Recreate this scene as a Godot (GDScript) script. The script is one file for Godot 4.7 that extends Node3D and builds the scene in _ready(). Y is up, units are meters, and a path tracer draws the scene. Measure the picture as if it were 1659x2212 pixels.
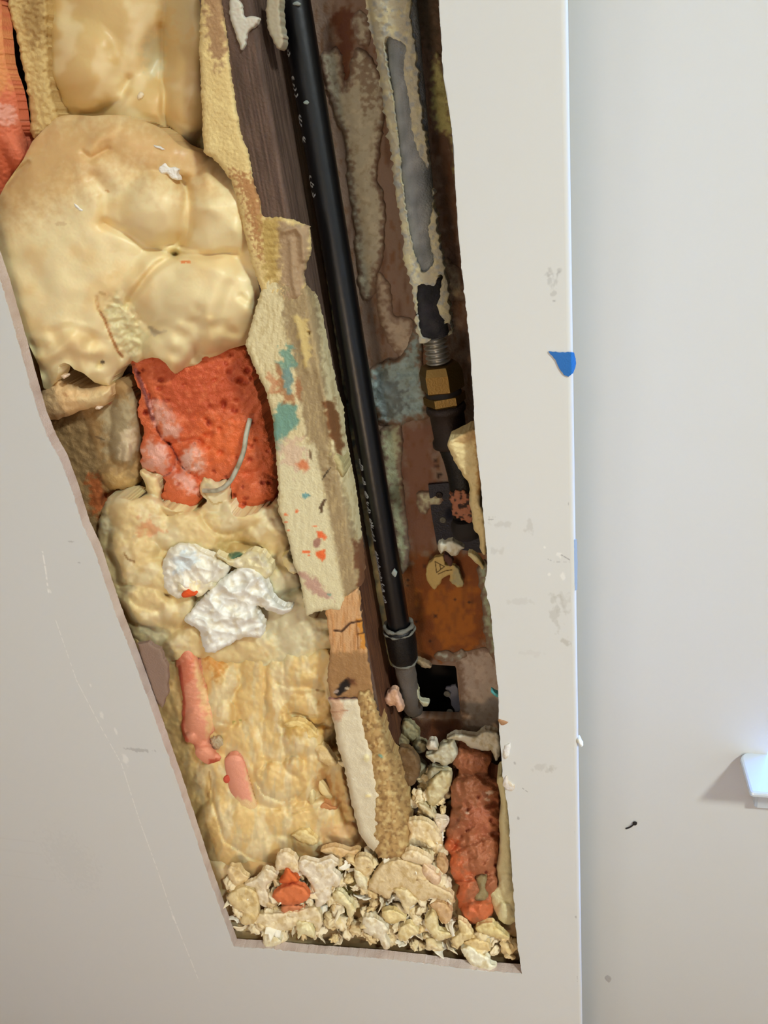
extends Node3D
# A torn-open drywall bay with spray foam, a stud, a black gas pipe and a flexible gas line.
# The wall's painted face is the plane z = 0; y is up; the camera stands DIST in front of it.
const DIST := 0.55
const LENS := 1534.0
const CX := 829.5
const CY := 1106.0
const SHEATH := -0.102
const FLOOR_Y := -1.62
const CEIL_Y := 1.08
const BACK_Z := -0.25

var ax: Vector3
var ay: Vector3
var az: Vector3
var mats := {}
var taken := {}
var rng := RandomNumberGenerator.new()

# ---------- camera frame ----------
func make_frame() -> void:
	var d := Vector3(455.5, 3024.0, LENS).normalized()          # world down, seen by the camera (x right, y down, z forward)
	var a := Vector3(510 - CX, 2015 - CY, LENS)
	var b := Vector3(1125 - CX, 2100 - CY, LENS)
	var hh := a.cross(b).cross(d).normalized()                  # along the wall, to the right
	if hh.x < 0: hh = -hh
	var n := hh.cross(d).normalized()
	if n.z < 0: n = -n
	ax = Vector3(hh.x, -d.x, -n.x)
	ay = Vector3(hh.y, -d.y, -n.y)
	az = Vector3(hh.z, -d.z, -n.z)

func P(px: float, py: float, z: float) -> Vector3:              # the point of the plane z that is seen at a pixel
	var r := ax * (px - CX) + ay * (py - CY) + az * LENS
	return Vector3(0, 0, DIST) + r * ((z - DIST) / r.z)

func ppm(px: float, py: float, z: float) -> float:              # pixels per metre there
	var r := ax * (px - CX) + ay * (py - CY) + az * LENS
	return 1.0 / ((z - DIST) / r.z)

# ---------- outlines ----------
func pts(a: Array, ox := 0.0, oy := 0.0, k := 1.0) -> PackedVector2Array:
	var r := PackedVector2Array()
	for i in range(0, a.size(), 2): r.append(Vector2(ox + a[i] / k, oy + a[i + 1] / k))
	return r

func smooth(p: PackedVector2Array, n := 4) -> PackedVector2Array:
	var r := PackedVector2Array()
	var m := p.size()
	for i in m:
		for k in n:
			r.append(p[i].cubic_interpolate(p[(i + 1) % m], p[(i - 1 + m) % m], p[(i + 2) % m], float(k) / n))
	return r

func ragged(p: PackedVector2Array, amp: float, seg := 6.0, sd := 1, freq := 0.08) -> PackedVector2Array:
	var nz := noise_of(sd, freq, 3)
	var r := PackedVector2Array()
	var m := p.size()
	for i in m:
		var a := p[i]
		var b := p[(i + 1) % m]
		var k := maxi(1, int(a.distance_to(b) / seg))
		var nrm := (b - a).normalized().orthogonal()
		for j in k:
			var q := a.lerp(b, float(j) / k)
			r.append(q + nrm * amp * 1.8 * nz.get_noise_2d(q.x, q.y))
	return r

func noise_of(sd: int, freq: float, oct := 3, kind := FastNoiseLite.TYPE_SIMPLEX_SMOOTH, folds := false) -> FastNoiseLite:
	var n := FastNoiseLite.new()
	n.seed = sd; n.frequency = freq; n.noise_type = kind
	n.fractal_type = (FastNoiseLite.FRACTAL_RIDGED if folds else FastNoiseLite.FRACTAL_FBM) if oct > 1 else FastNoiseLite.FRACTAL_NONE
	n.fractal_octaves = oct
	return n

# ---------- a relief: a grid over an outline whose heights and colours are built up step by step ----------
class Relief:
	var p: PackedVector2Array
	var holes: Array
	var x0 := 0.0
	var y0 := 0.0
	var s := 4.0
	var nx := 0
	var ny := 0
	var h := PackedFloat32Array()
	var c := PackedColorArray()
	var e := PackedFloat32Array()
	var ins := PackedByteArray()
	var wn: FastNoiseLite = null                                # bends what is built next, so that no two lobes look alike
	var wa := 0.0

	func warp(n: FastNoiseLite, amount: float) -> Relief:
		wn = n; wa = amount
		return self

	func at(x: float, y: float) -> float:
		return h[clampi(int(round((y - y0) / s)), 0, ny - 1) * nx + clampi(int(round((x - x0) / s)), 0, nx - 1)]

	func fade(col: Color, w: float, n: FastNoiseLite, rag: float) -> Relief:        # a thin film lets what lies under it show towards its rim
		for j in ny:
			for i in nx:
				var k := j * nx + i
				var t := 1.0 - smoothstep(0.0, w, e[k] + rag * n.get_noise_2d(x0 + i * s, y0 + j * s))
				if t > 0.0: c[k] = c[k].lerp(col, t)
		return self

	func _init(points: PackedVector2Array, step: float, base: Color, hol := []) -> void:
		p = points; s = step; holes = hol
		var lo := p[0]; var hi := p[0]
		for q in p:
			lo = lo.min(q); hi = hi.max(q)
		x0 = lo.x - s * 1.5; y0 = lo.y - s * 1.5
		nx = int((hi.x - x0) / s) + 3; ny = int((hi.y - y0) / s) + 3
		var n := nx * ny
		h.resize(n); c.resize(n); e.resize(n); ins.resize(n)
		c.fill(base)
		for j in ny:
			for i in nx:
				var q := Vector2(x0 + i * s, y0 + j * s)
				var inside := Geometry2D.is_point_in_polygon(q, p)
				if inside:
					for hl in holes:
						if Geometry2D.is_point_in_polygon(q, hl): inside = false
				ins[j * nx + i] = 1 if inside else 0
				e[j * nx + i] = 1e6 if inside else 0.0
		var rings: Array = [p]
		rings.append_array(holes)
		for j in range(1, ny - 1):                               # next to the rim the distance is exact, so that the rim rounds off evenly
			for i in range(1, nx - 1):
				var k := j * nx + i
				if ins[k] == 0: continue
				if ins[k - 1] + ins[k + 1] + ins[k - nx] + ins[k + nx] + ins[k - nx - 1] + ins[k - nx + 1] + ins[k + nx - 1] + ins[k + nx + 1] == 8: continue
				var q := Vector2(x0 + i * s, y0 + j * s)
				var best := 1e9
				for rg in rings:
					var m: int = rg.size()
					var a: Vector2 = rg[m - 1]
					for b: Vector2 in rg:
						if minf(a.distance_squared_to(q), b.distance_squared_to(q)) < 1600.0 or a.distance_squared_to(b) > 400.0:
							best = minf(best, q.distance_squared_to(Geometry2D.get_closest_point_to_segment(q, a, b)))
						a = b
				e[k] = sqrt(best)
		var dg := s * 1.414
		for j in range(1, ny - 1):
			for i in range(1, nx - 1):
				var k := j * nx + i
				e[k] = minf(minf(e[k], e[k - 1] + s), minf(e[k - nx] + s, minf(e[k - nx - 1], e[k - nx + 1]) + dg))
		for j in range(ny - 2, 0, -1):
			for i in range(nx - 2, 0, -1):
				var k := j * nx + i
				e[k] = minf(minf(e[k], e[k + 1] + s), minf(e[k + nx] + s, minf(e[k + nx - 1], e[k + nx + 1]) + dg))

	func dome(hm: float, w: float) -> Relief:
		for k in h.size():
			var t := 1.0 - minf(e[k] / w, 1.0)
			h[k] += hm * sqrt(maxf(0.0, 1.0 - t * t))
		return self

	func slope(xa: float, ya: float, ha: float, xb: float, yb: float, hb: float) -> Relief:   # a plane that tilts from one point to another
		var a := Vector2(xa, ya)
		var d := Vector2(xb, yb) - a
		var l := d.length_squared()
		for j in ny:
			for i in nx:
				var t := clampf((Vector2(x0 + i * s, y0 + j * s) - a).dot(d) / l, 0, 1)
				h[j * nx + i] += lerpf(ha, hb, t)
		return self

	func box(cx: float, cy: float, r: float) -> Array:
		return [clampi(int((cx - r - x0) / s), 0, nx - 1), clampi(int((cx + r - x0) / s) + 1, 0, nx - 1), clampi(int((cy - r - y0) / s), 0, ny - 1), clampi(int((cy + r - y0) / s) + 1, 0, ny - 1)]

	func lobe(cx: float, cy: float, rx: float, ry: float, rot: float, hz: float, k := 6.0, pw := 0.5) -> Relief:
		var b := box(cx, cy, maxf(rx, ry) + wa * 0.7)
		var cs := cos(deg_to_rad(rot)); var sn := sin(deg_to_rad(rot))
		for j in range(b[2], b[3] + 1):
			for i in range(b[0], b[1] + 1):
				var dx := x0 + i * s - cx
				var dy := y0 + j * s - cy
				if wn != null:
					dx += wa * wn.get_noise_2d(x0 + i * s, y0 + j * s)
					dy += wa * wn.get_noise_2d(x0 + i * s + 4000.0, y0 + j * s)
				var u := (dx * cs + dy * sn) / rx
				var v := (-dx * sn + dy * cs) / ry
				var q := u * u + v * v
				if q < 1.0:
					var val := hz * pow(1.0 - q, pw)
					var o := h[j * nx + i]
					var m := maxf(k - absf(o - val), 0.0)
					h[j * nx + i] = maxf(o, val) + (m * m / (4.0 * k) if k > 0 else 0.0) * minf(1.0, val / 4.0)
		return self

	func bump(cx: float, cy: float, rx: float, ry: float, rot: float, hz: float) -> Relief:
		var b := box(cx, cy, maxf(rx, ry) * 2.4 + wa * 0.7)
		var cs := cos(deg_to_rad(rot)); var sn := sin(deg_to_rad(rot))
		for j in range(b[2], b[3] + 1):
			for i in range(b[0], b[1] + 1):
				var dx := x0 + i * s - cx
				var dy := y0 + j * s - cy
				if wn != null:
					dx += wa * wn.get_noise_2d(x0 + i * s, y0 + j * s)
					dy += wa * wn.get_noise_2d(x0 + i * s + 4000.0, y0 + j * s)
				var u := (dx * cs + dy * sn) / rx
				var v := (-dx * sn + dy * cs) / ry
				h[j * nx + i] += hz * exp(-(u * u + v * v))
		return self

	static func near(q: Vector2, l: PackedVector2Array) -> float:
		var d := 1e9
		for i in l.size() - 1:
			d = minf(d, q.distance_squared_to(Geometry2D.get_closest_point_to_segment(q, l[i], l[i + 1])))
		return sqrt(d)

	func span(l: PackedVector2Array, w: float) -> Array:
		var lo := l[0]; var hi := l[0]
		for q in l:
			lo = lo.min(q); hi = hi.max(q)
		return [clampi(int((lo.x - w - x0) / s), 0, nx - 1), clampi(int((hi.x + w - x0) / s) + 1, 0, nx - 1), clampi(int((lo.y - w - y0) / s), 0, ny - 1), clampi(int((hi.y + w - y0) / s) + 1, 0, ny - 1)]

	func crease(a: Array, w: float, depth: float, sharp := false) -> Relief:       # a negative depth makes a ridge
		var l := PackedVector2Array()
		for i in range(0, a.size(), 2): l.append(Vector2(a[i], a[i + 1]))
		var b := span(l, w * 3)
		for j in range(b[2], b[3] + 1):
			for i in range(b[0], b[1] + 1):
				var q := Vector2(x0 + i * s, y0 + j * s)
				if wn != null: q += Vector2(wn.get_noise_2d(q.x, q.y), wn.get_noise_2d(q.x + 4000.0, q.y)) * wa * 0.35
				var d := near(q, l) / w
				if d < 3.0: h[j * nx + i] -= depth * (exp(-d * 1.6) if sharp else exp(-d * d))
		return self

	func tube(a: Array, r: float, hz: float, k := 3.0) -> Relief:                   # a half-round bead along a line
		var l := PackedVector2Array()
		for i in range(0, a.size(), 2): l.append(Vector2(a[i], a[i + 1]))
		var b := span(l, r)
		for j in range(b[2], b[3] + 1):
			for i in range(b[0], b[1] + 1):
				var d := near(Vector2(x0 + i * s, y0 + j * s), l) / r
				if d < 1.0:
					var val := hz * sqrt(1.0 - d * d)
					var o := h[j * nx + i]
					var m := maxf(k - absf(o - val), 0.0)
					h[j * nx + i] = maxf(o, val) + m * m / (4.0 * k) * minf(1.0, val / 4.0)
		return self

	func rough(n: FastNoiseLite, amp: float, sx := 1.0, sy := 1.0, edge := 6.0) -> Relief:
		for j in ny:
			for i in nx:
				var k := j * nx + i
				h[k] += 0.42 * amp * n.get_noise_2d((x0 + i * s) * sx, (y0 + j * s) * sy) * (1.0 if edge <= 0.0 else minf(1.0, e[k] / edge))
		return self

	func rough_in(n: FastNoiseLite, amp: float, cx: float, cy: float, rx: float, ry: float, rot := 0.0) -> Relief:
		var b := box(cx, cy, maxf(rx, ry))
		var cs := cos(deg_to_rad(rot)); var sn := sin(deg_to_rad(rot))
		for j in range(b[2], b[3] + 1):
			for i in range(b[0], b[1] + 1):
				var dx := x0 + i * s - cx
				var dy := y0 + j * s - cy
				var u := (dx * cs + dy * sn) / rx
				var v := (-dx * sn + dy * cs) / ry
				var q := 1.0 - u * u - v * v
				if q > 0.0: h[j * nx + i] += 0.42 * amp * minf(1.0, q * 2.0) * n.get_noise_2d(x0 + i * s, y0 + j * s)
		return self

	func lumps(n: FastNoiseLite, amp: float, sx := 1.0, sy := 1.0) -> Relief:       # rounded cells, as foam that has swollen; the noise is a cellular one
		for j in ny:
			for i in nx:
				var v := clampf(-n.get_noise_2d((x0 + i * s) * sx, (y0 + j * s) * sy), 0.0, 1.0)
				h[j * nx + i] += amp * sqrt(v)
		return self

	func pits(count: int, sd: int, rmin: float, rmax: float, depth: float, col = null) -> Relief:
		var rn := RandomNumberGenerator.new()
		rn.seed = sd
		for q in count:
			var i := rn.randi_range(0, nx - 1); var j := rn.randi_range(0, ny - 1)
			if ins[j * nx + i] == 0: continue
			var r := rn.randf_range(rmin, rmax)
			bump(x0 + i * s, y0 + j * s, r, r * rn.randf_range(0.6, 1.0), rn.randf_range(0, 180), -depth * rn.randf_range(0.5, 1.0))
			if col != null: spot(x0 + i * s, y0 + j * s, r * 1.2, r, 0, col, 0.8)
		return self

	func tint(n: FastNoiseLite, col: Color, lo: float, hi: float, most := 1.0, sx := 1.0, sy := 1.0) -> Relief:
		for j in ny:
			for i in nx:
				var k := j * nx + i
				var t := smoothstep(lo, hi, n.get_noise_2d((x0 + i * s) * sx, (y0 + j * s) * sy)) * most
				if t > 0.0: c[k] = c[k].lerp(col, t)
		return self

	func spot(cx: float, cy: float, rx: float, ry: float, rot: float, col: Color, most := 1.0, n: FastNoiseLite = null) -> Relief:
		var b := box(cx, cy, maxf(rx, ry) * 1.3)
		var cs := cos(deg_to_rad(rot)); var sn := sin(deg_to_rad(rot))
		for j in range(b[2], b[3] + 1):
			for i in range(b[0], b[1] + 1):
				var x := x0 + i * s; var y := y0 + j * s
				var u := ((x - cx) * cs + (y - cy) * sn) / rx
				var v := (-(x - cx) * sn + (y - cy) * cs) / ry
				var q := sqrt(u * u + v * v)
				if n != null: q += 0.9 * n.get_noise_2d(x, y)
				var t := (1.0 - smoothstep(0.75, 1.0, q)) * most
				if t > 0.0: c[j * nx + i] = c[j * nx + i].lerp(col, t)
		return self

	func stain(a: Array, col: Color, most := 1.0, n: FastNoiseLite = null, rag := 12.0, soft := 6.0) -> Relief:   # a patch with an outline of its own
		var l := PackedVector2Array()
		for i in range(0, a.size(), 2): l.append(Vector2(a[i], a[i + 1]))
		var ring := l.duplicate(); ring.append(l[0])
		var b := span(l, rag + soft)
		for j in range(b[2], b[3] + 1):
			for i in range(b[0], b[1] + 1):
				var q := Vector2(x0 + i * s, y0 + j * s)
				var d := near(q, ring)
				if Geometry2D.is_point_in_polygon(q, l): d = -d
				if n != null: d += rag * n.get_noise_2d(q.x, q.y)
				var t := (1.0 - smoothstep(-soft, soft, d)) * most
				if t > 0.0: c[j * nx + i] = c[j * nx + i].lerp(col, t)
		return self

	func streak(a: Array, w: float, col: Color, most := 1.0) -> Relief:
		var l := PackedVector2Array()
		for i in range(0, a.size(), 2): l.append(Vector2(a[i], a[i + 1]))
		var b := span(l, w)
		for j in range(b[2], b[3] + 1):
			for i in range(b[0], b[1] + 1):
				var t := (1.0 - smoothstep(0.4, 1.0, near(Vector2(x0 + i * s, y0 + j * s), l) / w)) * most
				if t > 0.0: c[j * nx + i] = c[j * nx + i].lerp(col, t)
		return self

	func mesh(o, z0, back: float) -> ArrayMesh:                                     # z0: a number or a function of the pixel
		var id := PackedInt32Array(); id.resize(nx * ny); id.fill(-1)
		var V := PackedVector3Array(); var C := PackedColorArray()
		var fz: bool = z0 is Callable
		var ring: Array = [p]
		ring.append_array(holes)
		for j in range(1, ny - 1):
			for i in range(1, nx - 1):
				var k := j * nx + i
				var q := Vector2(x0 + i * s, y0 + j * s)
				if ins[k] == 0:
					if ins[k - 1] + ins[k + 1] + ins[k - nx] + ins[k + nx] + ins[k - nx - 1] + ins[k - nx + 1] + ins[k + nx - 1] + ins[k + nx + 1] == 0: continue
					var best := 1e9
					var at := q
					for rg in ring:
						for m in rg.size():
							var w := Geometry2D.get_closest_point_to_segment(q, rg[m], rg[(m + 1) % rg.size()])
							var dd := w.distance_squared_to(q)
							if dd < best:
								best = dd; at = w
					q = at
				id[k] = V.size()
				var zb: float = z0.call(q.x, q.y) if fz else z0
				V.append(o.P(q.x, q.y, zb + h[k] * 0.001))
				C.append(c[k].srgb_to_linear())
		var I := PackedInt32Array()
		var cell := PackedByteArray(); cell.resize(nx * ny)
		for j in range(ny - 1):
			for i in range(nx - 1):
				var k := j * nx + i
				if id[k] < 0 or id[k + 1] < 0 or id[k + nx] < 0 or id[k + nx + 1] < 0: continue
				if ins[k] + ins[k + 1] + ins[k + nx] + ins[k + nx + 1] == 0: continue
				cell[k] = 1
				if (i + j) % 2: I.append_array(PackedInt32Array([id[k], id[k + 1], id[k + nx + 1], id[k], id[k + nx + 1], id[k + nx]]))
				else: I.append_array(PackedInt32Array([id[k], id[k + 1], id[k + nx], id[k + 1], id[k + nx + 1], id[k + nx]]))
		var N := PackedVector3Array(); N.resize(V.size())
		for t in range(0, I.size(), 3):
			var a := V[I[t]]
			var nn := (V[I[t + 2]] - a).cross(V[I[t + 1]] - a)
			N[I[t]] += nn; N[I[t + 1]] += nn; N[I[t + 2]] += nn
		for t in N.size(): N[t] = N[t].normalized()
		if back > 0.0:
			var bk := Vector3(0, 0, -back)
			var edges := PackedInt32Array()
			var sides := {}
			for j in range(ny - 1):
				for i in range(nx - 1):
					var k := j * nx + i
					if cell[k] == 0: continue
					var ed := []
					if j == 0 or cell[k - nx] == 0: ed.append([k, k + 1])
					if cell[k + 1] == 0: ed.append([k + 1, k + nx + 1])
					if cell[k + nx] == 0: ed.append([k + nx + 1, k + nx])
					if i == 0 or cell[k - 1] == 0: ed.append([k + nx, k])
					for g in ed:
						var a: int = id[g[0]]
						var b: int = id[g[1]]
						if V[a].distance_squared_to(V[b]) < 1e-10: continue
						var side := (V[a] + bk - V[b]).cross(V[a] - V[b])
						sides[a] = sides.get(a, Vector3.ZERO) + side
						sides[b] = sides.get(b, Vector3.ZERO) + side
						edges.append(a); edges.append(b)
			for q in range(0, edges.size(), 2):
				var a := edges[q]
				var b := edges[q + 1]
				var f := V.size()
				V.append_array([V[a], V[b], V[a] + bk, V[b] + bk])
				C.append_array([C[a], C[b], C[a], C[b]])
				var s1: Vector3 = sides[a].normalized(); var s2: Vector3 = sides[b].normalized()
				N.append_array([(s1 + N[a] * 0.6).normalized(), (s2 + N[b] * 0.6).normalized(), s1, s2])
				I.append_array(PackedInt32Array([f + 1, f, f + 2, f + 1, f + 2, f + 3]))
		var ar := []
		ar.resize(Mesh.ARRAY_MAX)
		ar[Mesh.ARRAY_VERTEX] = V; ar[Mesh.ARRAY_NORMAL] = N; ar[Mesh.ARRAY_COLOR] = C; ar[Mesh.ARRAY_INDEX] = I
		var am := ArrayMesh.new()
		am.add_surface_from_arrays(Mesh.PRIMITIVE_TRIANGLES, ar)
		return am

func relief(outline: PackedVector2Array, step: float, base: Color, hol := []) -> Relief:
	return Relief.new(outline, step, base, hol)

# ---------- nodes ----------
func numbered(called: String) -> String:
	if not taken.has(called):
		taken[called] = 0
		return called
	taken[called] += 1
	return "%s_%03d" % [called, taken[called]]

func tag(o: Node, label := "", category := "", group := "", kind := "") -> void:
	if label != "": o.set_meta("label", label)
	if category != "": o.set_meta("category", category)
	if group != "": o.set_meta("group", group)
	if kind != "": o.set_meta("kind", kind)

func root_of(called: String, at := Vector3.ZERO) -> Node3D:
	var o := Node3D.new()
	o.name = numbered(called)
	add_child(o)
	o.position = at
	return o

func moved(m: Mesh, by: Vector3) -> ArrayMesh:                   # the same mesh about another origin
	var out := ArrayMesh.new()
	for sfc in m.get_surface_count():
		var ar := m.surface_get_arrays(sfc)
		var v: PackedVector3Array = ar[Mesh.ARRAY_VERTEX]
		for i in v.size(): v[i] += by
		ar[Mesh.ARRAY_VERTEX] = v
		out.add_surface_from_arrays(Mesh.PRIMITIVE_TRIANGLES, ar)
	return out

func solo(called: String, m: Mesh, mat: Material, label: String, category: String, group := "", kind := "") -> MeshInstance3D:   # a thing that is one mesh, its origin at its foot
	var bb := m.get_aabb()
	var at := Vector3(bb.get_center().x, bb.position.y, bb.get_center().z)
	var o := MeshInstance3D.new()
	o.name = numbered(called)
	o.mesh = moved(m, -at)
	o.position = at
	o.material_override = mat
	add_child(o)
	tag(o, label, category, group, kind)
	return o

func part(called: String, m: Mesh, mat: Material, parent: Node3D, label := "", kind := "") -> MeshInstance3D:     # mesh given in world places
	var o := MeshInstance3D.new()
	o.name = called
	var off := Vector3.ZERO
	var n: Node = parent
	while n is Node3D and n != self:
		off += n.position
		n = n.get_parent()
	o.mesh = moved(m, -off)
	o.material_override = mat
	parent.add_child(o, true)
	tag(o, label, "", "", kind)
	return o

# ---------- plain shapes ----------
func ring_mesh(rings: Array, cap := true, col := Color.WHITE, flat := false) -> ArrayMesh:    # rings: arrays of points, each seen counter-clockwise from its far end
	var st := SurfaceTool.new()
	st.begin(Mesh.PRIMITIVE_TRIANGLES)
	st.set_color(col.srgb_to_linear())
	st.set_smooth_group(-1 if flat else 0)
	for k in rings.size() - 1:
		var a: PackedVector3Array = rings[k]
		var b: PackedVector3Array = rings[k + 1]
		var n := a.size()
		for i in n:
			var i2 := (i + 1) % n
			for v in [a[i], b[i], b[i2], a[i], b[i2], a[i2]]: st.add_vertex(v)
	if cap:
		st.set_smooth_group(-1)
		for e in 2:
			var r: PackedVector3Array = rings[0] if e == 0 else rings[rings.size() - 1]
			var m := Vector3.ZERO
			for v in r: m += v
			m /= r.size()
			for i in r.size():
				var i2 := (i + 1) % r.size()
				for v in ([m, r[i], r[i2]] if e == 0 else [m, r[i2], r[i]]): st.add_vertex(v)
	st.generate_normals()
	return st.commit()

func lathe(a: Vector3, axis: Vector3, prof: Array, n := 40, col := Color.WHITE, flat := false, twist := 0.0, wob := 0.0, sd := 3) -> ArrayMesh:   # prof: [along, radius] pairs in metres
	var d := axis.normalized()
	var u := d.cross(Vector3(0.3, 0.1, 1)).normalized()
	var w := d.cross(u)
	var nz := noise_of(sd, 60.0, 3)
	var rings := []
	for q in prof:
		var r := PackedVector3Array()
		for i in n:
			var t := TAU * i / n + twist
			var dir := u * cos(t) + w * sin(t)
			var at: Vector3 = a + d * q[0] + dir * q[1]
			if wob > 0.0: at += dir * wob * nz.get_noise_3dv(at)
			r.append(at)
		rings.append(r)
	return ring_mesh(rings, true, col, flat)

func tube_along(path: PackedVector3Array, rad: Array, n := 20, col := Color.WHITE, wob := 0.0, sd := 5) -> ArrayMesh:
	var nz := noise_of(sd, 90.0, 3)
	var rings := []
	var up := Vector3(0.2, 0.1, 1).normalized()
	for k in path.size():
		var d := (path[mini(k + 1, path.size() - 1)] - path[maxi(k - 1, 0)]).normalized()
		var u := d.cross(up).normalized()
		var w := d.cross(u)
		var r: float = rad[mini(k, rad.size() - 1)]
		var q := PackedVector3Array()
		for i in n:
			var t := TAU * i / n
			var dir := u * cos(t) + w * sin(t)
			var at := path[k] + dir * r
			if wob > 0.0: at += dir * wob * nz.get_noise_3dv(at)
			q.append(at)
		rings.append(q)
	return ring_mesh(rings, true, col)

func curve_through(p: Array, n := 8) -> PackedVector3Array:
	var r := PackedVector3Array()
	for i in p.size() - 1:
		var a: Vector3 = p[i]
		var b: Vector3 = p[i + 1]
		var pre: Vector3 = p[maxi(i - 1, 0)]
		var post: Vector3 = p[mini(i + 2, p.size() - 1)]
		for k in n: r.append(a.cubic_interpolate(b, pre, post, float(k) / n))
	r.append(p[p.size() - 1])
	return r

func slab(a: Vector3, b: Vector3, ch := 0.0) -> ArrayMesh:       # a box between two corners, its edges chamfered
	var lo := a.min(b)
	var hi := a.max(b)
	var st := SurfaceTool.new()
	st.begin(Mesh.PRIMITIVE_TRIANGLES)
	st.set_color(Color.WHITE)
	st.set_smooth_group(-1)
	var mid := (lo + hi) * 0.5
	var hs := (hi - lo) * 0.5
	var quad := func(q: Array):
		var nn: Vector3 = (q[2] - q[0]).cross(q[1] - q[0])
		var cen: Vector3 = (q[0] + q[1] + q[2] + q[3]) * 0.25 - mid
		if nn.dot(cen) < 0: q.reverse()
		var m2 := hi - lo
		for i in [0, 1, 2, 0, 2, 3]:
			var v: Vector3 = q[i]
			var w := v - lo
			if absf(nn.x) > absf(nn.y) and absf(nn.x) > absf(nn.z): st.set_uv(Vector2(w.z, w.y))
			elif absf(nn.y) > absf(nn.z): st.set_uv(Vector2(w.x, w.z))
			else: st.set_uv(Vector2(w.x, w.y))
			st.add_vertex(v)
	var corner := func(sx, sy, sz, k):                           # the three points of a chamfered corner: k = axis of the face it lies on
		var c := Vector3(sx * (hs.x - ch), sy * (hs.y - ch), sz * (hs.z - ch))
		c[k] += [sx, sy, sz][k] * ch
		return mid + c
	for sg in [-1, 1]:
		quad.call([corner.call(sg, -1, -1, 0), corner.call(sg, 1, -1, 0), corner.call(sg, 1, 1, 0), corner.call(sg, -1, 1, 0)])
		quad.call([corner.call(-1, sg, -1, 1), corner.call(1, sg, -1, 1), corner.call(1, sg, 1, 1), corner.call(-1, sg, 1, 1)])
		quad.call([corner.call(-1, -1, sg, 2), corner.call(1, -1, sg, 2), corner.call(1, 1, sg, 2), corner.call(-1, 1, sg, 2)])
		if ch > 0.0:
			for sh in [-1, 1]:
				quad.call([corner.call(sg, sh, -1, 0), corner.call(sg, sh, 1, 0), corner.call(sg, sh, 1, 1), corner.call(sg, sh, -1, 1)])
				quad.call([corner.call(sg, -1, sh, 0), corner.call(sg, 1, sh, 0), corner.call(sg, 1, sh, 2), corner.call(sg, -1, sh, 2)])
				quad.call([corner.call(-1, sg, sh, 1), corner.call(1, sg, sh, 1), corner.call(1, sg, sh, 2), corner.call(-1, sg, sh, 2)])
				for sw in [-1, 1]:
					var t := [corner.call(sg, sh, sw, 0), corner.call(sg, sh, sw, 1), corner.call(sg, sh, sw, 2)]
					var nn: Vector3 = (t[2] - t[0]).cross(t[1] - t[0])
					if nn.dot(t[0] - mid) < 0: t.reverse()
					for v in t:
						st.set_uv(Vector2(v.x - lo.x, v.y - lo.y)); st.add_vertex(v)
	st.generate_normals()
	return st.commit()

func flat_poly(w: PackedVector2Array, z: float, thick: float, col := Color.WHITE) -> ArrayMesh:   # an outline in x, y of the wall, given a thickness
	var st := SurfaceTool.new()
	st.begin(Mesh.PRIMITIVE_TRIANGLES)
	st.set_color(col.srgb_to_linear())
	st.set_smooth_group(-1)
	var q := w
	if Geometry2D.is_polygon_clockwise(q): q.reverse()
	var t := Geometry2D.triangulate_polygon(q)
	for i in range(0, t.size(), 3):
		var tri := [q[t[i]], q[t[i + 1]], q[t[i + 2]]]
		var ar: float = (tri[1] - tri[0]).cross(tri[2] - tri[0])
		if ar > 0: tri.reverse()
		for v in tri:
			st.set_uv(v); st.add_vertex(Vector3(v.x, v.y, z))
		tri.reverse()
		for v in tri:
			st.set_uv(v); st.add_vertex(Vector3(v.x, v.y, z - thick))
	for i in q.size():
		var a := q[i]
		var b := q[(i + 1) % q.size()]
		for v in [Vector3(a.x, a.y, z), Vector3(a.x, a.y, z - thick), Vector3(b.x, b.y, z - thick), Vector3(a.x, a.y, z), Vector3(b.x, b.y, z - thick), Vector3(b.x, b.y, z)]:
			st.set_uv(Vector2(v.x, v.y)); st.add_vertex(v)
	st.generate_normals()
	return st.commit()

func on_plane(p: PackedVector2Array, z: float) -> PackedVector2Array:
	var r := PackedVector2Array()
	for q in p:
		var v := P(q.x, q.y, z)
		r.append(Vector2(v.x, v.y))
	return r

# ---------- materials ----------
func grain(sd: int, freq: float, strength: float, oct := 4, kind := FastNoiseLite.TYPE_SIMPLEX_SMOOTH) -> NoiseTexture2D:
	var t := NoiseTexture2D.new()
	t.width = 512; t.height = 512; t.seamless = true
	t.noise = noise_of(sd, freq, oct, kind)
	t.as_normal_map = true
	t.bump_strength = strength
	return t

func mat(called: String, col: Color, rough: float, vertex := false, nrm: Texture2D = null, nscale := 1.0, tri := 12.0, metal := 0.0) -> StandardMaterial3D:
	var m := StandardMaterial3D.new()
	m.albedo_color = col
	m.roughness = rough
	m.metallic = metal
	m.vertex_color_use_as_albedo = vertex
	if nrm != null:
		m.normal_enabled = true
		m.normal_texture = nrm
		m.normal_scale = nscale
		m.uv1_triplanar = true
		m.uv1_scale = Vector3(tri, tri, tri)
	mats[called] = m
	return m

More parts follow.
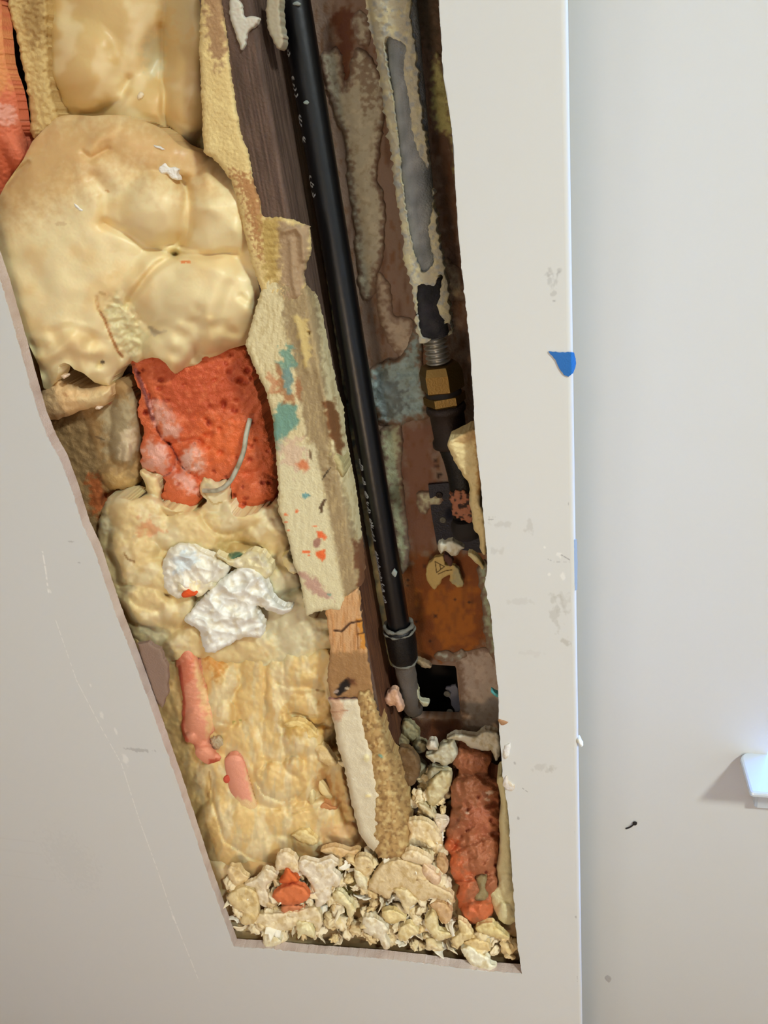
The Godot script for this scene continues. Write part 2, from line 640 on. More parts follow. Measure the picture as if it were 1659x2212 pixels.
func make_materials() -> void:
	var g_fine := grain(3, 0.06, 6.0)
	var g_soft := grain(4, 0.02, 5.0, 3)
	var g_cell := grain(9, 0.08, 8.0, 2, FastNoiseLite.TYPE_CELLULAR)
	mat("foam", Color.WHITE, 0.62, true, g_soft, 0.25, 9.0)
	mat("skin", Color.WHITE, 0.42, true, g_soft, 0.22, 7.0)         # foam that set with a smooth skin
	mat("torn", Color.WHITE, 0.85, true, g_fine, 0.4, 12.0)         # foam that was cut or torn
	mat("pore", Color.WHITE, 0.6, true, g_cell, 0.6, 16.0)
	for k in ["foam", "skin"]:                                       # light sinks a little way into foam
		mats[k].subsurf_scatter_enabled = true
		mats[k].subsurf_scatter_strength = 0.25
	mat("paint", Color.WHITE, 0.55, false, g_soft, 0.06, 5.0)
	mat("plain", Color(0.825, 0.82, 0.80), 0.6, false, g_soft, 0.06, 5.0)
	mat("ceiling", Color(0.9, 0.89, 0.87), 0.8)
	mat("gypsum", Color.WHITE, 0.9, true, g_fine, 0.6, 14.0)
	mat("wood", Color.WHITE, 0.75, true, g_fine, 0.4, 10.0)
	var tr := mat("trim", Color(0.80, 0.83, 0.85), 0.16)
	tr.metallic_specular = 0.9
	tr.clearcoat_enabled = true
	tr.clearcoat = 1.0
	tr.clearcoat_roughness = 0.08
	mat("pipe", Color(0.010, 0.015, 0.027), 0.36, false, g_soft, 0.12, 8.0)
	mat("iron", Color(0.05, 0.042, 0.042), 0.5, false, g_fine, 0.5, 14.0, 0.35)
	mat("cast", Color(0.16, 0.115, 0.10), 0.6, false, g_fine, 0.5, 16.0, 0.3)
	mat("pipe_dope", Color(0.42, 0.41, 0.37), 0.7, false, g_fine, 0.8, 20.0)
	mat("jacket", Color.WHITE, 0.8, true, g_fine, 0.9, 16.0)
	mat("steel", Color(0.66, 0.65, 0.62), 0.3, false, null, 1.0, 1.0, 0.75)
	mat("rusty", Color(0.34, 0.31, 0.28), 0.7, false, g_fine, 0.6, 14.0)
	mat("worn_plate", Color(0.42, 0.42, 0.46), 0.6, false, g_fine, 0.3, 12.0)
	mat("brass", Color(0.48, 0.38, 0.21), 0.48, false, g_fine, 0.25, 14.0, 0.9)
	mat("plate", Color(0.075, 0.085, 0.14), 0.45, false, g_fine, 0.2, 12.0, 0.4)
	mat("print", Color(0.62, 0.64, 0.66), 0.7)
	mat("tape", Color(0.02, 0.40, 0.70), 0.5, false, g_fine, 0.3, 18.0)
	mat("tape_pale", Color(0.62, 0.72, 0.88), 0.6)
	mat("wire", Color(0.9, 0.9, 0.88), 0.45, true, g_fine, 0.3, 18.0)
	mat("dark", Color(0.10, 0.075, 0.07), 0.8)
	mat("floor", Color(0.57, 0.43, 0.30), 0.5)
	var lampm := mat("lamp", Color(1, 1, 1), 0.5)
	lampm.emission_enabled = true
	lampm.emission = Color(1.0, 0.93, 0.82)
	lampm.emission_energy_multiplier = 4.0
	var gl := mat("glass", Color(0.9, 0.95, 1.0, 0.06), 0.0)
	gl.transparency = BaseMaterial3D.TRANSPARENCY_ALPHA

# ---------- the setting ----------
const WIN_X := 0.264
var opening := PackedVector2Array()
var corner_x := 0.0

func joined(list: Array) -> ArrayMesh:
	var st := SurfaceTool.new()
	st.begin(Mesh.PRIMITIVE_TRIANGLES)
	for m in list: st.append_from(m, 0, Transform3D.IDENTITY)
	return st.commit()

func wall_marks() -> ImageTexture:                               # the paint of the opened wall with its scuffs, smears and scratches
	var w := 1600
	var hgt := 2000
	var img := Image.create(w, hgt, false, Image.FORMAT_RGB8)
	var base := Color(0.83, 0.828, 0.812)
	img.fill(base)
	var nz := noise_of(21, 0.02, 4)
	var to_px := func(px: float, py: float) -> Vector2:
		var v := P(px, py, 0.0)
		return Vector2((v.x + 0.75) / 0.8 * w, (0.1 - v.y) / 1.4 * hgt)
	var dab := func(px: float, py: float, rx: float, ry: float, col: Color, most: float, ragg: float):
		var c: Vector2 = to_px.call(px, py)
		var a: Vector2 = to_px.call(px + rx, py)
		var b: Vector2 = to_px.call(px, py + ry)
		var r1 := maxf(1.0, c.distance_to(a)); var r2 := maxf(1.0, c.distance_to(b))
		for y in range(maxi(0, int(c.y - r2 * 1.6)), mini(hgt - 1, int(c.y + r2 * 1.6)) + 1):
			for x in range(maxi(0, int(c.x - r1 * 1.6)), mini(w - 1, int(c.x + r1 * 1.6)) + 1):
				var q := Vector2((x - c.x) / r1, (y - c.y) / r2).length() + ragg * nz.get_noise_2d(x * 3.0, y * 3.0)
				var t := (1.0 - smoothstep(0.35, 1.0, q)) * most * 0.6
				if t > 0.01: img.set_pixel(x, y, img.get_pixel(x, y).lerp(col, t))
	var scratch := func(a: Array, wd: float, col: Color, most: float, gap: float):
		for i in range(0, a.size() - 2, 2):
			var n := int(Vector2(a[i], a[i + 1]).distance_to(Vector2(a[i + 2], a[i + 3])) / 1.0) + 1
			for k in n:
				var x := lerpf(a[i], a[i + 2], float(k) / n); var y := lerpf(a[i + 1], a[i + 3], float(k) / n)
				if nz.get_noise_2d(x * 5.0, y * 5.0) < gap: continue
				dab.call(x, y, wd, wd, col, most, 0.0)
	var dust := Color(0.52, 0.49, 0.43)
	var grey := Color(0.45, 0.44, 0.43)
	var white := Color(0.95, 0.94, 0.92)
	for q in [[1193, 600, 12, 18], [1190, 592, 16, 5], [1196, 634, 8, 5], [1206, 583, 6, 5]]: dab.call(q[0], q[1], q[2], q[3], grey, 0.30, 1.6)
	for q in [[1200, 1320, 16, 40, 0.28], [1216, 1300, 16, 26, 0.2], [1120, 1300, 34, 8, 0.14], [1170, 1660, 22, 11, 0.22], [1192, 1655, 9, 9, 0.16], [1222, 1385, 14, 9, 0.4], [1142, 1137, 12, 18, 0.25], [1080, 1132, 26, 7, 0.22], [1072, 1190, 18, 9, 0.2], [1150, 1410, 30, 9, 0.08]]: dab.call(q[0], q[1], q[2], q[3], dust, q[4], 1.2)
	for q in [[1063, 1116, 8, 3], [1064, 1121, 10, 2], [1232, 918, 6, 5], [1195, 649, 6, 3], [1232, 1090, 5, 12], [1245, 1620, 5, 26], [1119, 1766, 3, 4], [1111, 1648, 3, 4], [1245, 1980, 4, 3]]: dab.call(q[0], q[1], q[2], q[3], grey, 0.6, 1.2)
	scratch.call([1212, 1198, 1236, 1212], 1.4, grey, 0.7, -0.3)
	scratch.call([1183, 1207, 1196, 1213, 1236, 1213], 1.0, grey, 0.4, 0.05)
	scratch.call([1128, 1702, 1143, 1713], 1.2, grey, 0.6, -0.1)
	for q in [[1208, 1196, 10, 5], [1186, 1240, 4, 4], [1216, 1245, 7, 9], [1176, 1182, 3, 3], [1210, 1202, 5, 6]]: dab.call(q[0], q[1], q[2], q[3], white, 0.9, 0.8)
	scratch.call([91, 1190, 98, 1232, 104, 1280], 2.4, white, 0.75, 0.0)
	scratch.call([120, 1340, 165, 1470, 220, 1575, 262, 1650, 300, 1770, 340, 1880, 372, 1975, 430, 2120], 1.6, white, 0.5, -0.15)
	for q in [[219, 1543, 5, 9], [250, 1580, 4, 9], [270, 1641, 9, 12], [376, 1985, 3, 10], [195, 1480, 3, 5], [107, 1277, 4, 4]]: dab.call(q[0], q[1], q[2], q[3], white, 0.9, 0.7)
	for q in [[154, 1169, 7, 2], [91, 2122, 5, 4], [152, 1860, 60, 60], [300, 1620, 30, 4], [170, 1215, 5, 2]]: dab.call(q[0], q[1], q[2], q[3], grey, 0.45 if q[2] < 40 else 0.05, 1.0)
	for k in 46:                                                   # grime worn along the corner
		var y := rng.randf_range(860, 2180)
		dab.call(1238 + (y - 860) * 0.012 + rng.randf_range(-7, 2), y, rng.randf_range(2, 4), rng.randf_range(2, 7), grey if rng.randf() < 0.55 else white, rng.randf_range(0.2, 0.5), 1.4)
	return ImageTexture.create_from_image(img)

func uv_of_wall(m: ArrayMesh) -> ArrayMesh:
	var ar := m.surface_get_arrays(0)
	var v: PackedVector3Array = ar[Mesh.ARRAY_VERTEX]
	var uv := PackedVector2Array()
	for q in v: uv.append(Vector2((q.x + 0.75) / 0.8, (0.1 - q.y) / 1.4))
	ar[Mesh.ARRAY_TEX_UV] = uv
	var r := ArrayMesh.new()
	r.add_surface_from_arrays(Mesh.PRIMITIVE_TRIANGLES, ar)
	return r

func build_setting() -> void:
	var o: MeshInstance3D
	corner_x = P(1241, 1000, 0.0).x
	var top_y := P(-430, -606, 0.0).y
	var top_y2 := P(900, -606, 0.0).y
	var yt := maxf(top_y, top_y2) + 0.004
	var left := pts([-427, -600, -215, 0, 0, 606, 40, 744, 62, 824, 84, 899, 105, 950, 130, 994, 154, 1058, 179, 1138, 204, 1190, 231, 1273, 250, 1327, 289, 1427, 331, 1543, 387, 1703, 452, 1899, 505, 2046])
	var rest := pts([589, 2051, 661, 2059, 740, 2065, 820, 2071, 917, 2082, 1001, 2094, 1060, 2099, 1128, 2104, 1119, 2053, 1112, 1971, 1104, 1850, 1098, 1754, 1087, 1684, 1078, 1569, 1077, 1491, 1068, 1414, 1061, 1322, 1046, 1262, 1050, 1240, 1053, 1207, 1049, 1169, 1043, 1091, 1035, 1014, 1027, 937, 1017, 768, 1001, 614, 990, 498, 976, 270, 957, 154, 948, 0, 900, -600])
	left.append_array(rest)
	var u_shape := func(amp: float, sd: int, grow: float) -> PackedVector2Array:
		var edge := ragged(left, amp, 7.0, sd, 0.05)
		edge = ragged(edge, amp * 0.6, 3.0, sd + 7, 0.3)
		edge.remove_at(edge.size() - 1)
		# ragged() closes the outline: drop what runs back along the open top
		var cut := edge.size()
		for i in edge.size():
			if i > 40 and edge[i].y < -598: 
				cut = i
				break
		edge = edge.slice(0, cut)
		var w := on_plane(edge, 0.0)
		if grow != 0.0:
			for i in w.size():
				var t := (w[mini(i + 1, w.size() - 1)] - w[maxi(i - 1, 0)]).normalized()
				w[i] += Vector2(t.y, -t.x) * grow
		w.append(Vector2(w[w.size() - 1].x, yt))
		w.append(Vector2(corner_x - 0.005, yt))
		w.append(Vector2(corner_x - 0.005, FLOOR_Y))
		w.append(Vector2(-2.2, FLOOR_Y))
		w.append(Vector2(-2.2, yt))
		w.append(Vector2(w[0].x, yt))
		if Geometry2D.triangulate_polygon(w).is_empty(): push_warning("wall outline crosses itself")
		return w
	opening = left
	# the opened wall: its painted paper face, and behind it the gypsum that the cut shows
	var face := flat_poly(u_shape.call(1.3, 5, 0.0), 0.0, 0.0007)
	var above := flat_poly(PackedVector2Array([Vector2(-2.2, yt), Vector2(corner_x - 0.005, yt), Vector2(corner_x - 0.005, CEIL_Y), Vector2(-2.2, CEIL_Y)]), 0.0, 0.0127)
	var paint := mat("opened_wall", Color.WHITE, 0.5)
	paint.albedo_texture = wall_marks()
	paint.texture_repeat = false
	o = solo("wall_front", uv_of_wall(joined([face, above])), paint, "off-white painted drywall with a tall ragged hole cut through it", "wall", "", "structure")
	var core := flat_poly(u_shape.call(0.45, 9, 0.0003), -0.0007, 0.012, Color(0.82, 0.75, 0.71))
	core = speckled(core, 31, Color(0.74, 0.65, 0.60), Color(0.86, 0.80, 0.76), 26.0)
	part("gypsum_core", core, mats.gypsum, o, "pinkish chalky cut edge of the drywall")
	# the rounded corner bead at the wall's end, and the return behind it
	var rings := []
	for y in [FLOOR_Y, CEIL_Y]:
		var r := PackedVector3Array()
		for k in 9:
			var t := PI * 0.5 * k / 8.0
			r.append(Vector3(corner_x - 0.005 + 0.005 * sin(t), y, -0.005 + 0.005 * cos(t)))
		r.append(Vector3(corner_x, y, BACK_Z))
		r.append(Vector3(corner_x - 0.0127, y, BACK_Z))
		r.append(Vector3(corner_x - 0.0127, y, -0.0127))
		r.append(Vector3(corner_x - 0.02, y, -0.0127))
		r.append(Vector3(corner_x - 0.02, y, -0.001))
		rings.append(r)
	part("corner_bead", ring_mesh(rings), mats.plain, o)
	o = solo("wall_back", joined([slab(Vector3(corner_x - 0.0127, FLOOR_Y, BACK_Z), Vector3(WIN_X, CEIL_Y, BACK_Z - 0.13)), slab(Vector3(WIN_X, FLOOR_Y, BACK_Z), Vector3(1.26, -0.86, BACK_Z - 0.13)), slab(Vector3(WIN_X, 0.62, BACK_Z), Vector3(1.26, CEIL_Y, BACK_Z - 0.13)), slab(Vector3(1.26, FLOOR_Y, BACK_Z), Vector3(2.2, CEIL_Y, BACK_Z - 0.13))]), mats.plain, "plain off-white wall set back beyond the corner, with a window stool", "wall", "", "structure")
	solo("floor", slab(Vector3(-2.3, FLOOR_Y - 0.1, -0.5), Vector3(2.3, FLOOR_Y, 3.1)), mats.floor, "warm brown floor of the room", "floor", "", "structure")
	solo("ceiling", slab(Vector3(-2.3, CEIL_Y, -0.5), Vector3(2.3, CEIL_Y + 0.1, 3.1)), mats.ceiling, "white ceiling of the room", "ceiling", "", "structure")
	solo("wall_left", slab(Vector3(-2.3, FLOOR_Y, -0.5), Vector3(-2.2, CEIL_Y, 3.1)), mats.plain, "plain wall on the left of the room", "wall", "", "structure")
	solo("wall_right", slab(Vector3(2.2, FLOOR_Y, -0.5), Vector3(2.3, CEIL_Y, 3.1)), mats.plain, "plain wall on the right of the room", "wall", "", "structure")
	solo("wall_rear", slab(Vector3(-2.3, FLOOR_Y, 3.0), Vector3(2.3, CEIL_Y, 3.1)), mats.plain, "plain wall behind the camera", "wall", "", "structure")
	# cavity: sheathing and the framing that closes it
	build_sheathing()
	# window beyond the frame's right edge, whose stool shows
	o = solo("window_1", slab(Vector3(WIN_X, -0.86, BACK_Z - 0.11), Vector3(1.26, 0.62, BACK_Z - 0.105)), mats.glass, "window pane above the white stool", "window", "", "structure")
	var frame := [slab(Vector3(WIN_X, -0.86, BACK_Z - 0.12), Vector3(WIN_X + 0.02, 0.62, BACK_Z - 0.08)), slab(Vector3(1.22, -0.86, BACK_Z - 0.12), Vector3(1.26, 0.62, BACK_Z - 0.08)), slab(Vector3(WIN_X + 0.02, -0.86, BACK_Z - 0.12), Vector3(1.22, -0.82, BACK_Z - 0.08)), slab(Vector3(WIN_X + 0.02, 0.58, BACK_Z - 0.12), Vector3(1.22, 0.62, BACK_Z - 0.08))]
	part("window_frame", joined(frame), mats.trim, o)
	build_stool()

func speckled(m: ArrayMesh, sd: int, a: Color, b: Color, freq := 70.0) -> ArrayMesh:
	var nz := noise_of(sd, freq, 4)
	var ar := m.surface_get_arrays(0)
	var v: PackedVector3Array = ar[Mesh.ARRAY_VERTEX]
	var c: PackedColorArray = ar[Mesh.ARRAY_COLOR]
	for i in v.size():
		var t := nz.get_noise_3dv(v[i])
		c[i] = c[i].lerp((a if t < 0 else b).srgb_to_linear(), minf(1.0, absf(t) * 1.6))
	ar[Mesh.ARRAY_COLOR] = c
	var r := ArrayMesh.new()
	r.add_surface_from_arrays(Mesh.PRIMITIVE_TRIANGLES, ar)
	return r

func build_stool() -> void:                                      # a window stool: a board with a rounded back corner, and the apron under it
	var a := P(1596, 1626, BACK_Z)
	var f := P(1618, 1716, BACK_Z)
	var front := BACK_Z
	# how far it comes out of the wall: the front corner seen at (1617, 1712) lies right in front of the back corner
	for k in 200:
		var z := BACK_Z + k * 0.0005
		if P(1617, 1712, z).y >= a.y:
			front = z
			break
	if front <= BACK_Z + 0.01: front = BACK_Z + 0.055
	var top := P(1617, 1712, front).y
	var th := top - P(1617, 1724, front).y
	th = clampf(th, 0.008, 0.025)
	var x1 := a.x
	var x2 := 1.34
	var o := root_of("window_stool", Vector3(x1, top - th, BACK_Z))
	tag(o, "white glossy window stool end with rounded corner reflecting blue daylight", "sill")
	var rings := []
	var ch := 0.0035
	for lay in [[top - th, -ch], [top - th + ch, 0.0], [top - ch, 0.0], [top - ch * 0.3, -ch * 0.3], [top, -ch]]:
		var ins: float = lay[1]
		var r := PackedVector3Array()
		r.append(Vector3(x2, lay[0], BACK_Z - 0.07))
		r.append(Vector3(x2, lay[0], front + ins))
		for k in 5:
			var t := PI * 0.5 * k / 4.0
			r.append(Vector3(x1 + 0.004 - ins * 0.0 - (0.004 + ins) * sin(t), lay[0], front - 0.004 + (0.004 + ins) * cos(t)))
		for k in 7:
			var t := PI * 0.5 * k / 6.0
			r.append(Vector3(x1 + 0.012 - (0.012 + ins) * cos(t), lay[0], BACK_Z + 0.012 - 0.012 * sin(t)))
		r.append(Vector3(WIN_X, lay[0], BACK_Z))
		r.append(Vector3(WIN_X, lay[0], BACK_Z - 0.07))
		rings.append(r)
	part("stool_board", ring_mesh(rings, true, Color.WHITE, true), mats.trim, o)
	var ap := P(1640, 1748, BACK_Z + 0.017)
	part("apron", slab(Vector3(ap.x - 0.006, ap.y, BACK_Z), Vector3(x2 - 0.02, top - th, BACK_Z + 0.017), 0.003), mats.trim, o)

func build_sheathing() -> void:
	var hole := pts([836, 1428, 985, 1439, 996, 1553, 848, 1549])
	var n1 := noise_of(41, 0.012, 4)
	var n2 := noise_of(42, 0.05, 3)
	var r := relief(pts([380, -640, 1120, -640, 1210, 1500, 1210, 1800, 560, 1800, 500, 900]), 6.0, Color(0.56, 0.46, 0.385), [hole])
	r.rough(n2, 0.7)
	r.tint(n1, Color(0.56, 0.45, 0.375), 0.0, 0.35, 0.8, 1.6, 0.5)
	r.tint(noise_of(43, 0.015, 4), Color(0.40, 0.27, 0.19), 0.12, 0.5, 0.7, 1.4, 0.3)
	var nr := noise_of(44, 0.03, 3)
	# bare golden plywood low in the bay, rusty stain above it
	r.stain([868, 1240, 900, 1185, 940, 1200, 1050, 1190, 1060, 1300, 1050, 1400, 1000, 1420, 900, 1430, 840, 1430, 820, 1350], Color(0.52, 0.27, 0.07), 0.95, nr, 30, 14)
	r.stain([905, 1270, 1010, 1260, 1030, 1390, 960, 1400, 920, 1330], Color(0.68, 0.39, 0.10), 0.9, nr, 50, 18)
	r.stain([870, 930, 925, 915, 945, 1040, 940, 1180, 900, 1200, 870, 1150, 875, 1040], Color(0.50, 0.33, 0.25), 0.8, nr, 20, 8)
	r.stain([715, 30, 760, 20, 765, 120, 745, 190, 735, 120], Color(0.36, 0.17, 0.07), 0.8, nr, 20, 6)
	r.stain([850, 1555, 1000, 1560, 960, 1605, 860, 1600], Color(0.33, 0.17, 0.08), 0.8, nr, 20, 8)
	r.stain([940, 0, 990, 0, 985, 500, 1015, 700, 1000, 800, 960, 500, 930, 200], Color(0.38, 0.26, 0.18), 0.7, nr, 30, 12)
	for q in [[916, 1225, 5, 3], [880, 1251, 7, 3], [879, 1262, 6, 3], [927, 1386, 4, 3], [1015, 1301, 5, 3], [982, 1295, 4, 2], [940, 1330, 3, 2], [900, 1345, 5, 3], [946, 1007, 6, 5], [948, 1028, 6, 10], [940, 995, 3, 3]]: r.spot(q[0], q[1], q[2], q[3], 20, Color(0.13, 0.07, 0.05), 0.9)
	r.tint(noise_of(45, 0.09, 3), Color(0.44, 0.25, 0.10), 0.1, 0.5, 0.45, 1.6, 0.2)
	var o := solo("wall_sheathing", r.mesh(self, SHEATH, 0.012), mats.wood, "brown plywood sheathing at the back of the bay with a square hole", "sheathing", "", "structure")
	part("outer_board", slab(Vector3(-2.2, FLOOR_Y, SHEATH - 0.075), Vector3(corner_x - 0.013, CEIL_Y, SHEATH - 0.09)), mats.dark, o)
	# framing hidden behind the painted strip on the right, and the plate under the debris
	solo("trim_1", slab(Vector3(corner_x - 0.055, FLOOR_Y, -0.0129), Vector3(corner_x - 0.0135, CEIL_Y, SHEATH + 0.001)), mats.dark, "end stud hidden behind the painted strip", "framing", "", "structure")

# ---------- what stands in the bay ----------
const CREAM := Color(0.93, 0.85, 0.67)
const YELLOW := Color(0.92, 0.79, 0.52)
const PALE := Color(0.94, 0.91, 0.80)
const WHITE := Color(0.95, 0.93, 0.87)
const TAN := Color(0.80, 0.65, 0.43)
const OLIVE := Color(0.62, 0.57, 0.42)
const RED := Color(0.85, 0.42, 0.25)
const PINK := Color(0.92, 0.70, 0.63)
const TEAL := Color(0.44, 0.60, 0.53)

func build_bay() -> void:
	build_stud()
	build_fill()
	build_black_pipe()
	build_flexible_line()
	build_stud_foam()
	build_bay_smears()
	build_upper_foam()
	build_bulge()
	build_red_block()
	build_middle()
	build_lower()
	build_right_debris()
	build_dust()
	build_crumbs()
	build_small_things()

func stud_edge() -> float:
	return P(779, 1320, -0.0135).x

func build_stud() -> void:
	var xr := stud_edge()
	var xl := xr - 0.038
	var y0 := P(850, 1815, -0.0135).y
	var y1 := 0.24
	var o := root_of("wall_stud", Vector3(xr - 0.019, y0, -0.058))
	tag(o, "brown wooden stud between the foam bay and the black pipe", "stud")
	# faces as fine grids coloured with grain that runs up the wood
	var n1 := noise_of(51, 1.0, 4)
	var n2 := noise_of(52, 1.0, 3)
	var wood := func(u: float, v: float, dark: Color, lite: Color) -> Color:
		var g := n1.get_noise_2d(u * 420.0, v * 9.0) + 0.45 * n2.get_noise_2d(u * 1500.0, v * 30.0)
		return dark.lerp(lite, clampf(0.5 + g, 0.0, 1.0))
	var st := SurfaceTool.new()
	st.begin(Mesh.PRIMITIVE_TRIANGLES)
	var z0 := -0.0135
	var z1 := -0.1015
	var rows := 240
	var cuts := [[xl, z1, xl, z0 - 0.002, 18], [xl, z0 - 0.002, xl + 0.002, z0, 1], [xl + 0.002, z0, xr - 0.002, z0, 24], [xr - 0.002, z0, xr, z0 - 0.002, 1], [xr, z0 - 0.002, xr, z1, 40]]
	for ct in cuts:
		var k: int = ct[4]
		for i in k:
			for j in rows:
				var q := []
				for c in [[i, j], [i + 1, j], [i + 1, j + 1], [i, j + 1]]:
					var t := float(c[0]) / k
					var x := lerpf(ct[0], ct[2], t); var z := lerpf(ct[1], ct[3], t)
					var y := lerpf(y0, y1, float(c[1]) / rows)
					var u := x - z
					var col: Color = wood.call(u, y, Color(0.27, 0.20, 0.16), Color(0.42, 0.33, 0.275))
					if z < z0 - 0.004 and y < -0.36: col = wood.call(u, y, Color(0.28, 0.16, 0.09), Color(0.46, 0.28, 0.16))
					q.append([Vector3(x, y, z), col])
				for m in [0, 2, 1, 0, 3, 2]:
					st.set_color(q[m][1].srgb_to_linear()); st.add_vertex(q[m][0])
	st.generate_normals()
	part("stud_body", st.commit(), mats.wood, o)
	# the freshly broken stretch where the foam film came away
	var nr := noise_of(53, 0.05, 4)
	var ng := noise_of(54, 0.1, 4)
	var r := relief(ragged(pts([700, 1300, 740, 1290, 772, 1270, 779, 1320, 788, 1385, 800, 1450, 806, 1500, 812, 1560, 790, 1540, 770, 1505, 716, 1508, 706, 1470, 714, 1400, 706, 1340]), 2.0, 5, 3), 2.5, Color(0.82, 0.64, 0.45))
	r.tint(noise_of(56, 0.2, 3), Color(0.68, 0.48, 0.29), 0.0, 0.5, 0.7, 1.0, 0.07)
	r.dome(2.0, 6)
	r.rough(ng, 0.5, 1.0, 0.12)
	r.tint(noise_of(55, 0.12, 3), Color(0.80, 0.54, 0.29), 0.0, 0.5, 0.5, 0.9, 0.1)
	r.stain([700, 1412, 800, 1405, 815, 1560, 700, 1520], Color(0.60, 0.45, 0.28), 0.85, nr, 14, 8)
	r.rough_in(nr, 2.2, 755, 1460, 55, 50)
	r.stain([772, 1340, 788, 1335, 800, 1400, 782, 1405], Color(0.80, 0.52, 0.16), 0.8, nr, 8, 3)
	r.crease([722, 1362, 738, 1364, 756, 1346, 786, 1340], 2.2, 2.4, true)
	r.streak([722, 1362, 738, 1364, 756, 1346, 786, 1340], 3.0, Color(0.25, 0.14, 0.07), 0.9)
	r.crease([772, 1370, 790, 1366], 2.0, 1.2, true)
	r.streak([772, 1370, 790, 1366], 2.5, Color(0.35, 0.2, 0.08), 0.8)
	r.streak([770, 1340, 774, 1402], 2.2, Color(0.40, 0.22, 0.08), 0.6)
	r.bump(744, 1478, 20, 11, -38, -1.8)
	r.stain([722, 1496, 738, 1474, 752, 1464, 764, 1470, 756, 1480, 744, 1496, 730, 1502], Color(0.07, 0.035, 0.025), 1.0, nr, 4, 3)
	r.stain([750, 1466, 766, 1468, 770, 1480, 756, 1478], Color(0.42, 0.24, 0.12), 0.9)
	r.spot(726, 1494, 7, 4, -20, Color(0.74, 0.66, 0.6), 0.8)
	r.spot(750, 1487, 6, 4, 0, Color(0.82, 0.74, 0.62), 0.8)
	part("broken_wood", r.mesh(self, -0.0134, 0.006), mats.wood, o, "pale freshly splintered wood with a dark knot hole")

func build_fill() -> void:
	# the foam that fills the whole bay; everything else lies on it
	var nl := noise_of(61, 0.018, 2, FastNoiseLite.TYPE_CELLULAR)
	var r := relief(pts([-420, -640, 470, -640, 470, 100, 560, 600, 640, 900, 700, 1300, 800, 1760, 920, 1760, 1120, 1660, 1150, 2120, 480, 2060, 190, 1200, -60, 560]), 7.0, TAN, [pts([335, 1450, 690, 1450, 712, 1600, 740, 1770, 690, 1820, 560, 1850, 500, 1810, 400, 1600]), pts([265, 1130, 600, 1130, 640, 1310, 600, 1390, 430, 1390, 300, 1330]), pts([125, -600, 440, -600, 430, 280, 135, 280]), pts([315, 800, 530, 790, 575, 1050, 350, 1040])])
	r.lumps(nl, 12.0)
	r.rough(noise_of(62, 0.05, 3), 4.0)
	r.tint(noise_of(63, 0.01, 3), CREAM, -0.1, 0.3, 0.8)
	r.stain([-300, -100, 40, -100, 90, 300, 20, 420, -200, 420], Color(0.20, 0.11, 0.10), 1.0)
	r.stain([960, 1640, 1130, 1600, 1140, 2120, 700, 2100, 640, 1960, 760, 1800], Color(0.52, 0.42, 0.28), 0.8, noise_of(65, 0.02, 3), 40, 20)
	r.stain([235, 780, 300, 790, 330, 880, 290, 900, 240, 840], Color(0.24, 0.12, 0.08), 0.9)
	r.stain([700, 1870, 760, 1880, 770, 1960, 720, 1990, 690, 1940], Color(0.55, 0.50, 0.24), 0.8, noise_of(66, 0.04, 3), 24, 10)
	var zf := func(_x: float, y: float) -> float:
		return lerpf(-0.094, -0.036, smoothstep(1740, 1900, y))
	solo("spray_foam_fill", r.mesh(self, zf, 0.004), mats.foam, "tan lumpy spray foam filling the depth of the stud bay behind the other foam", "foam")

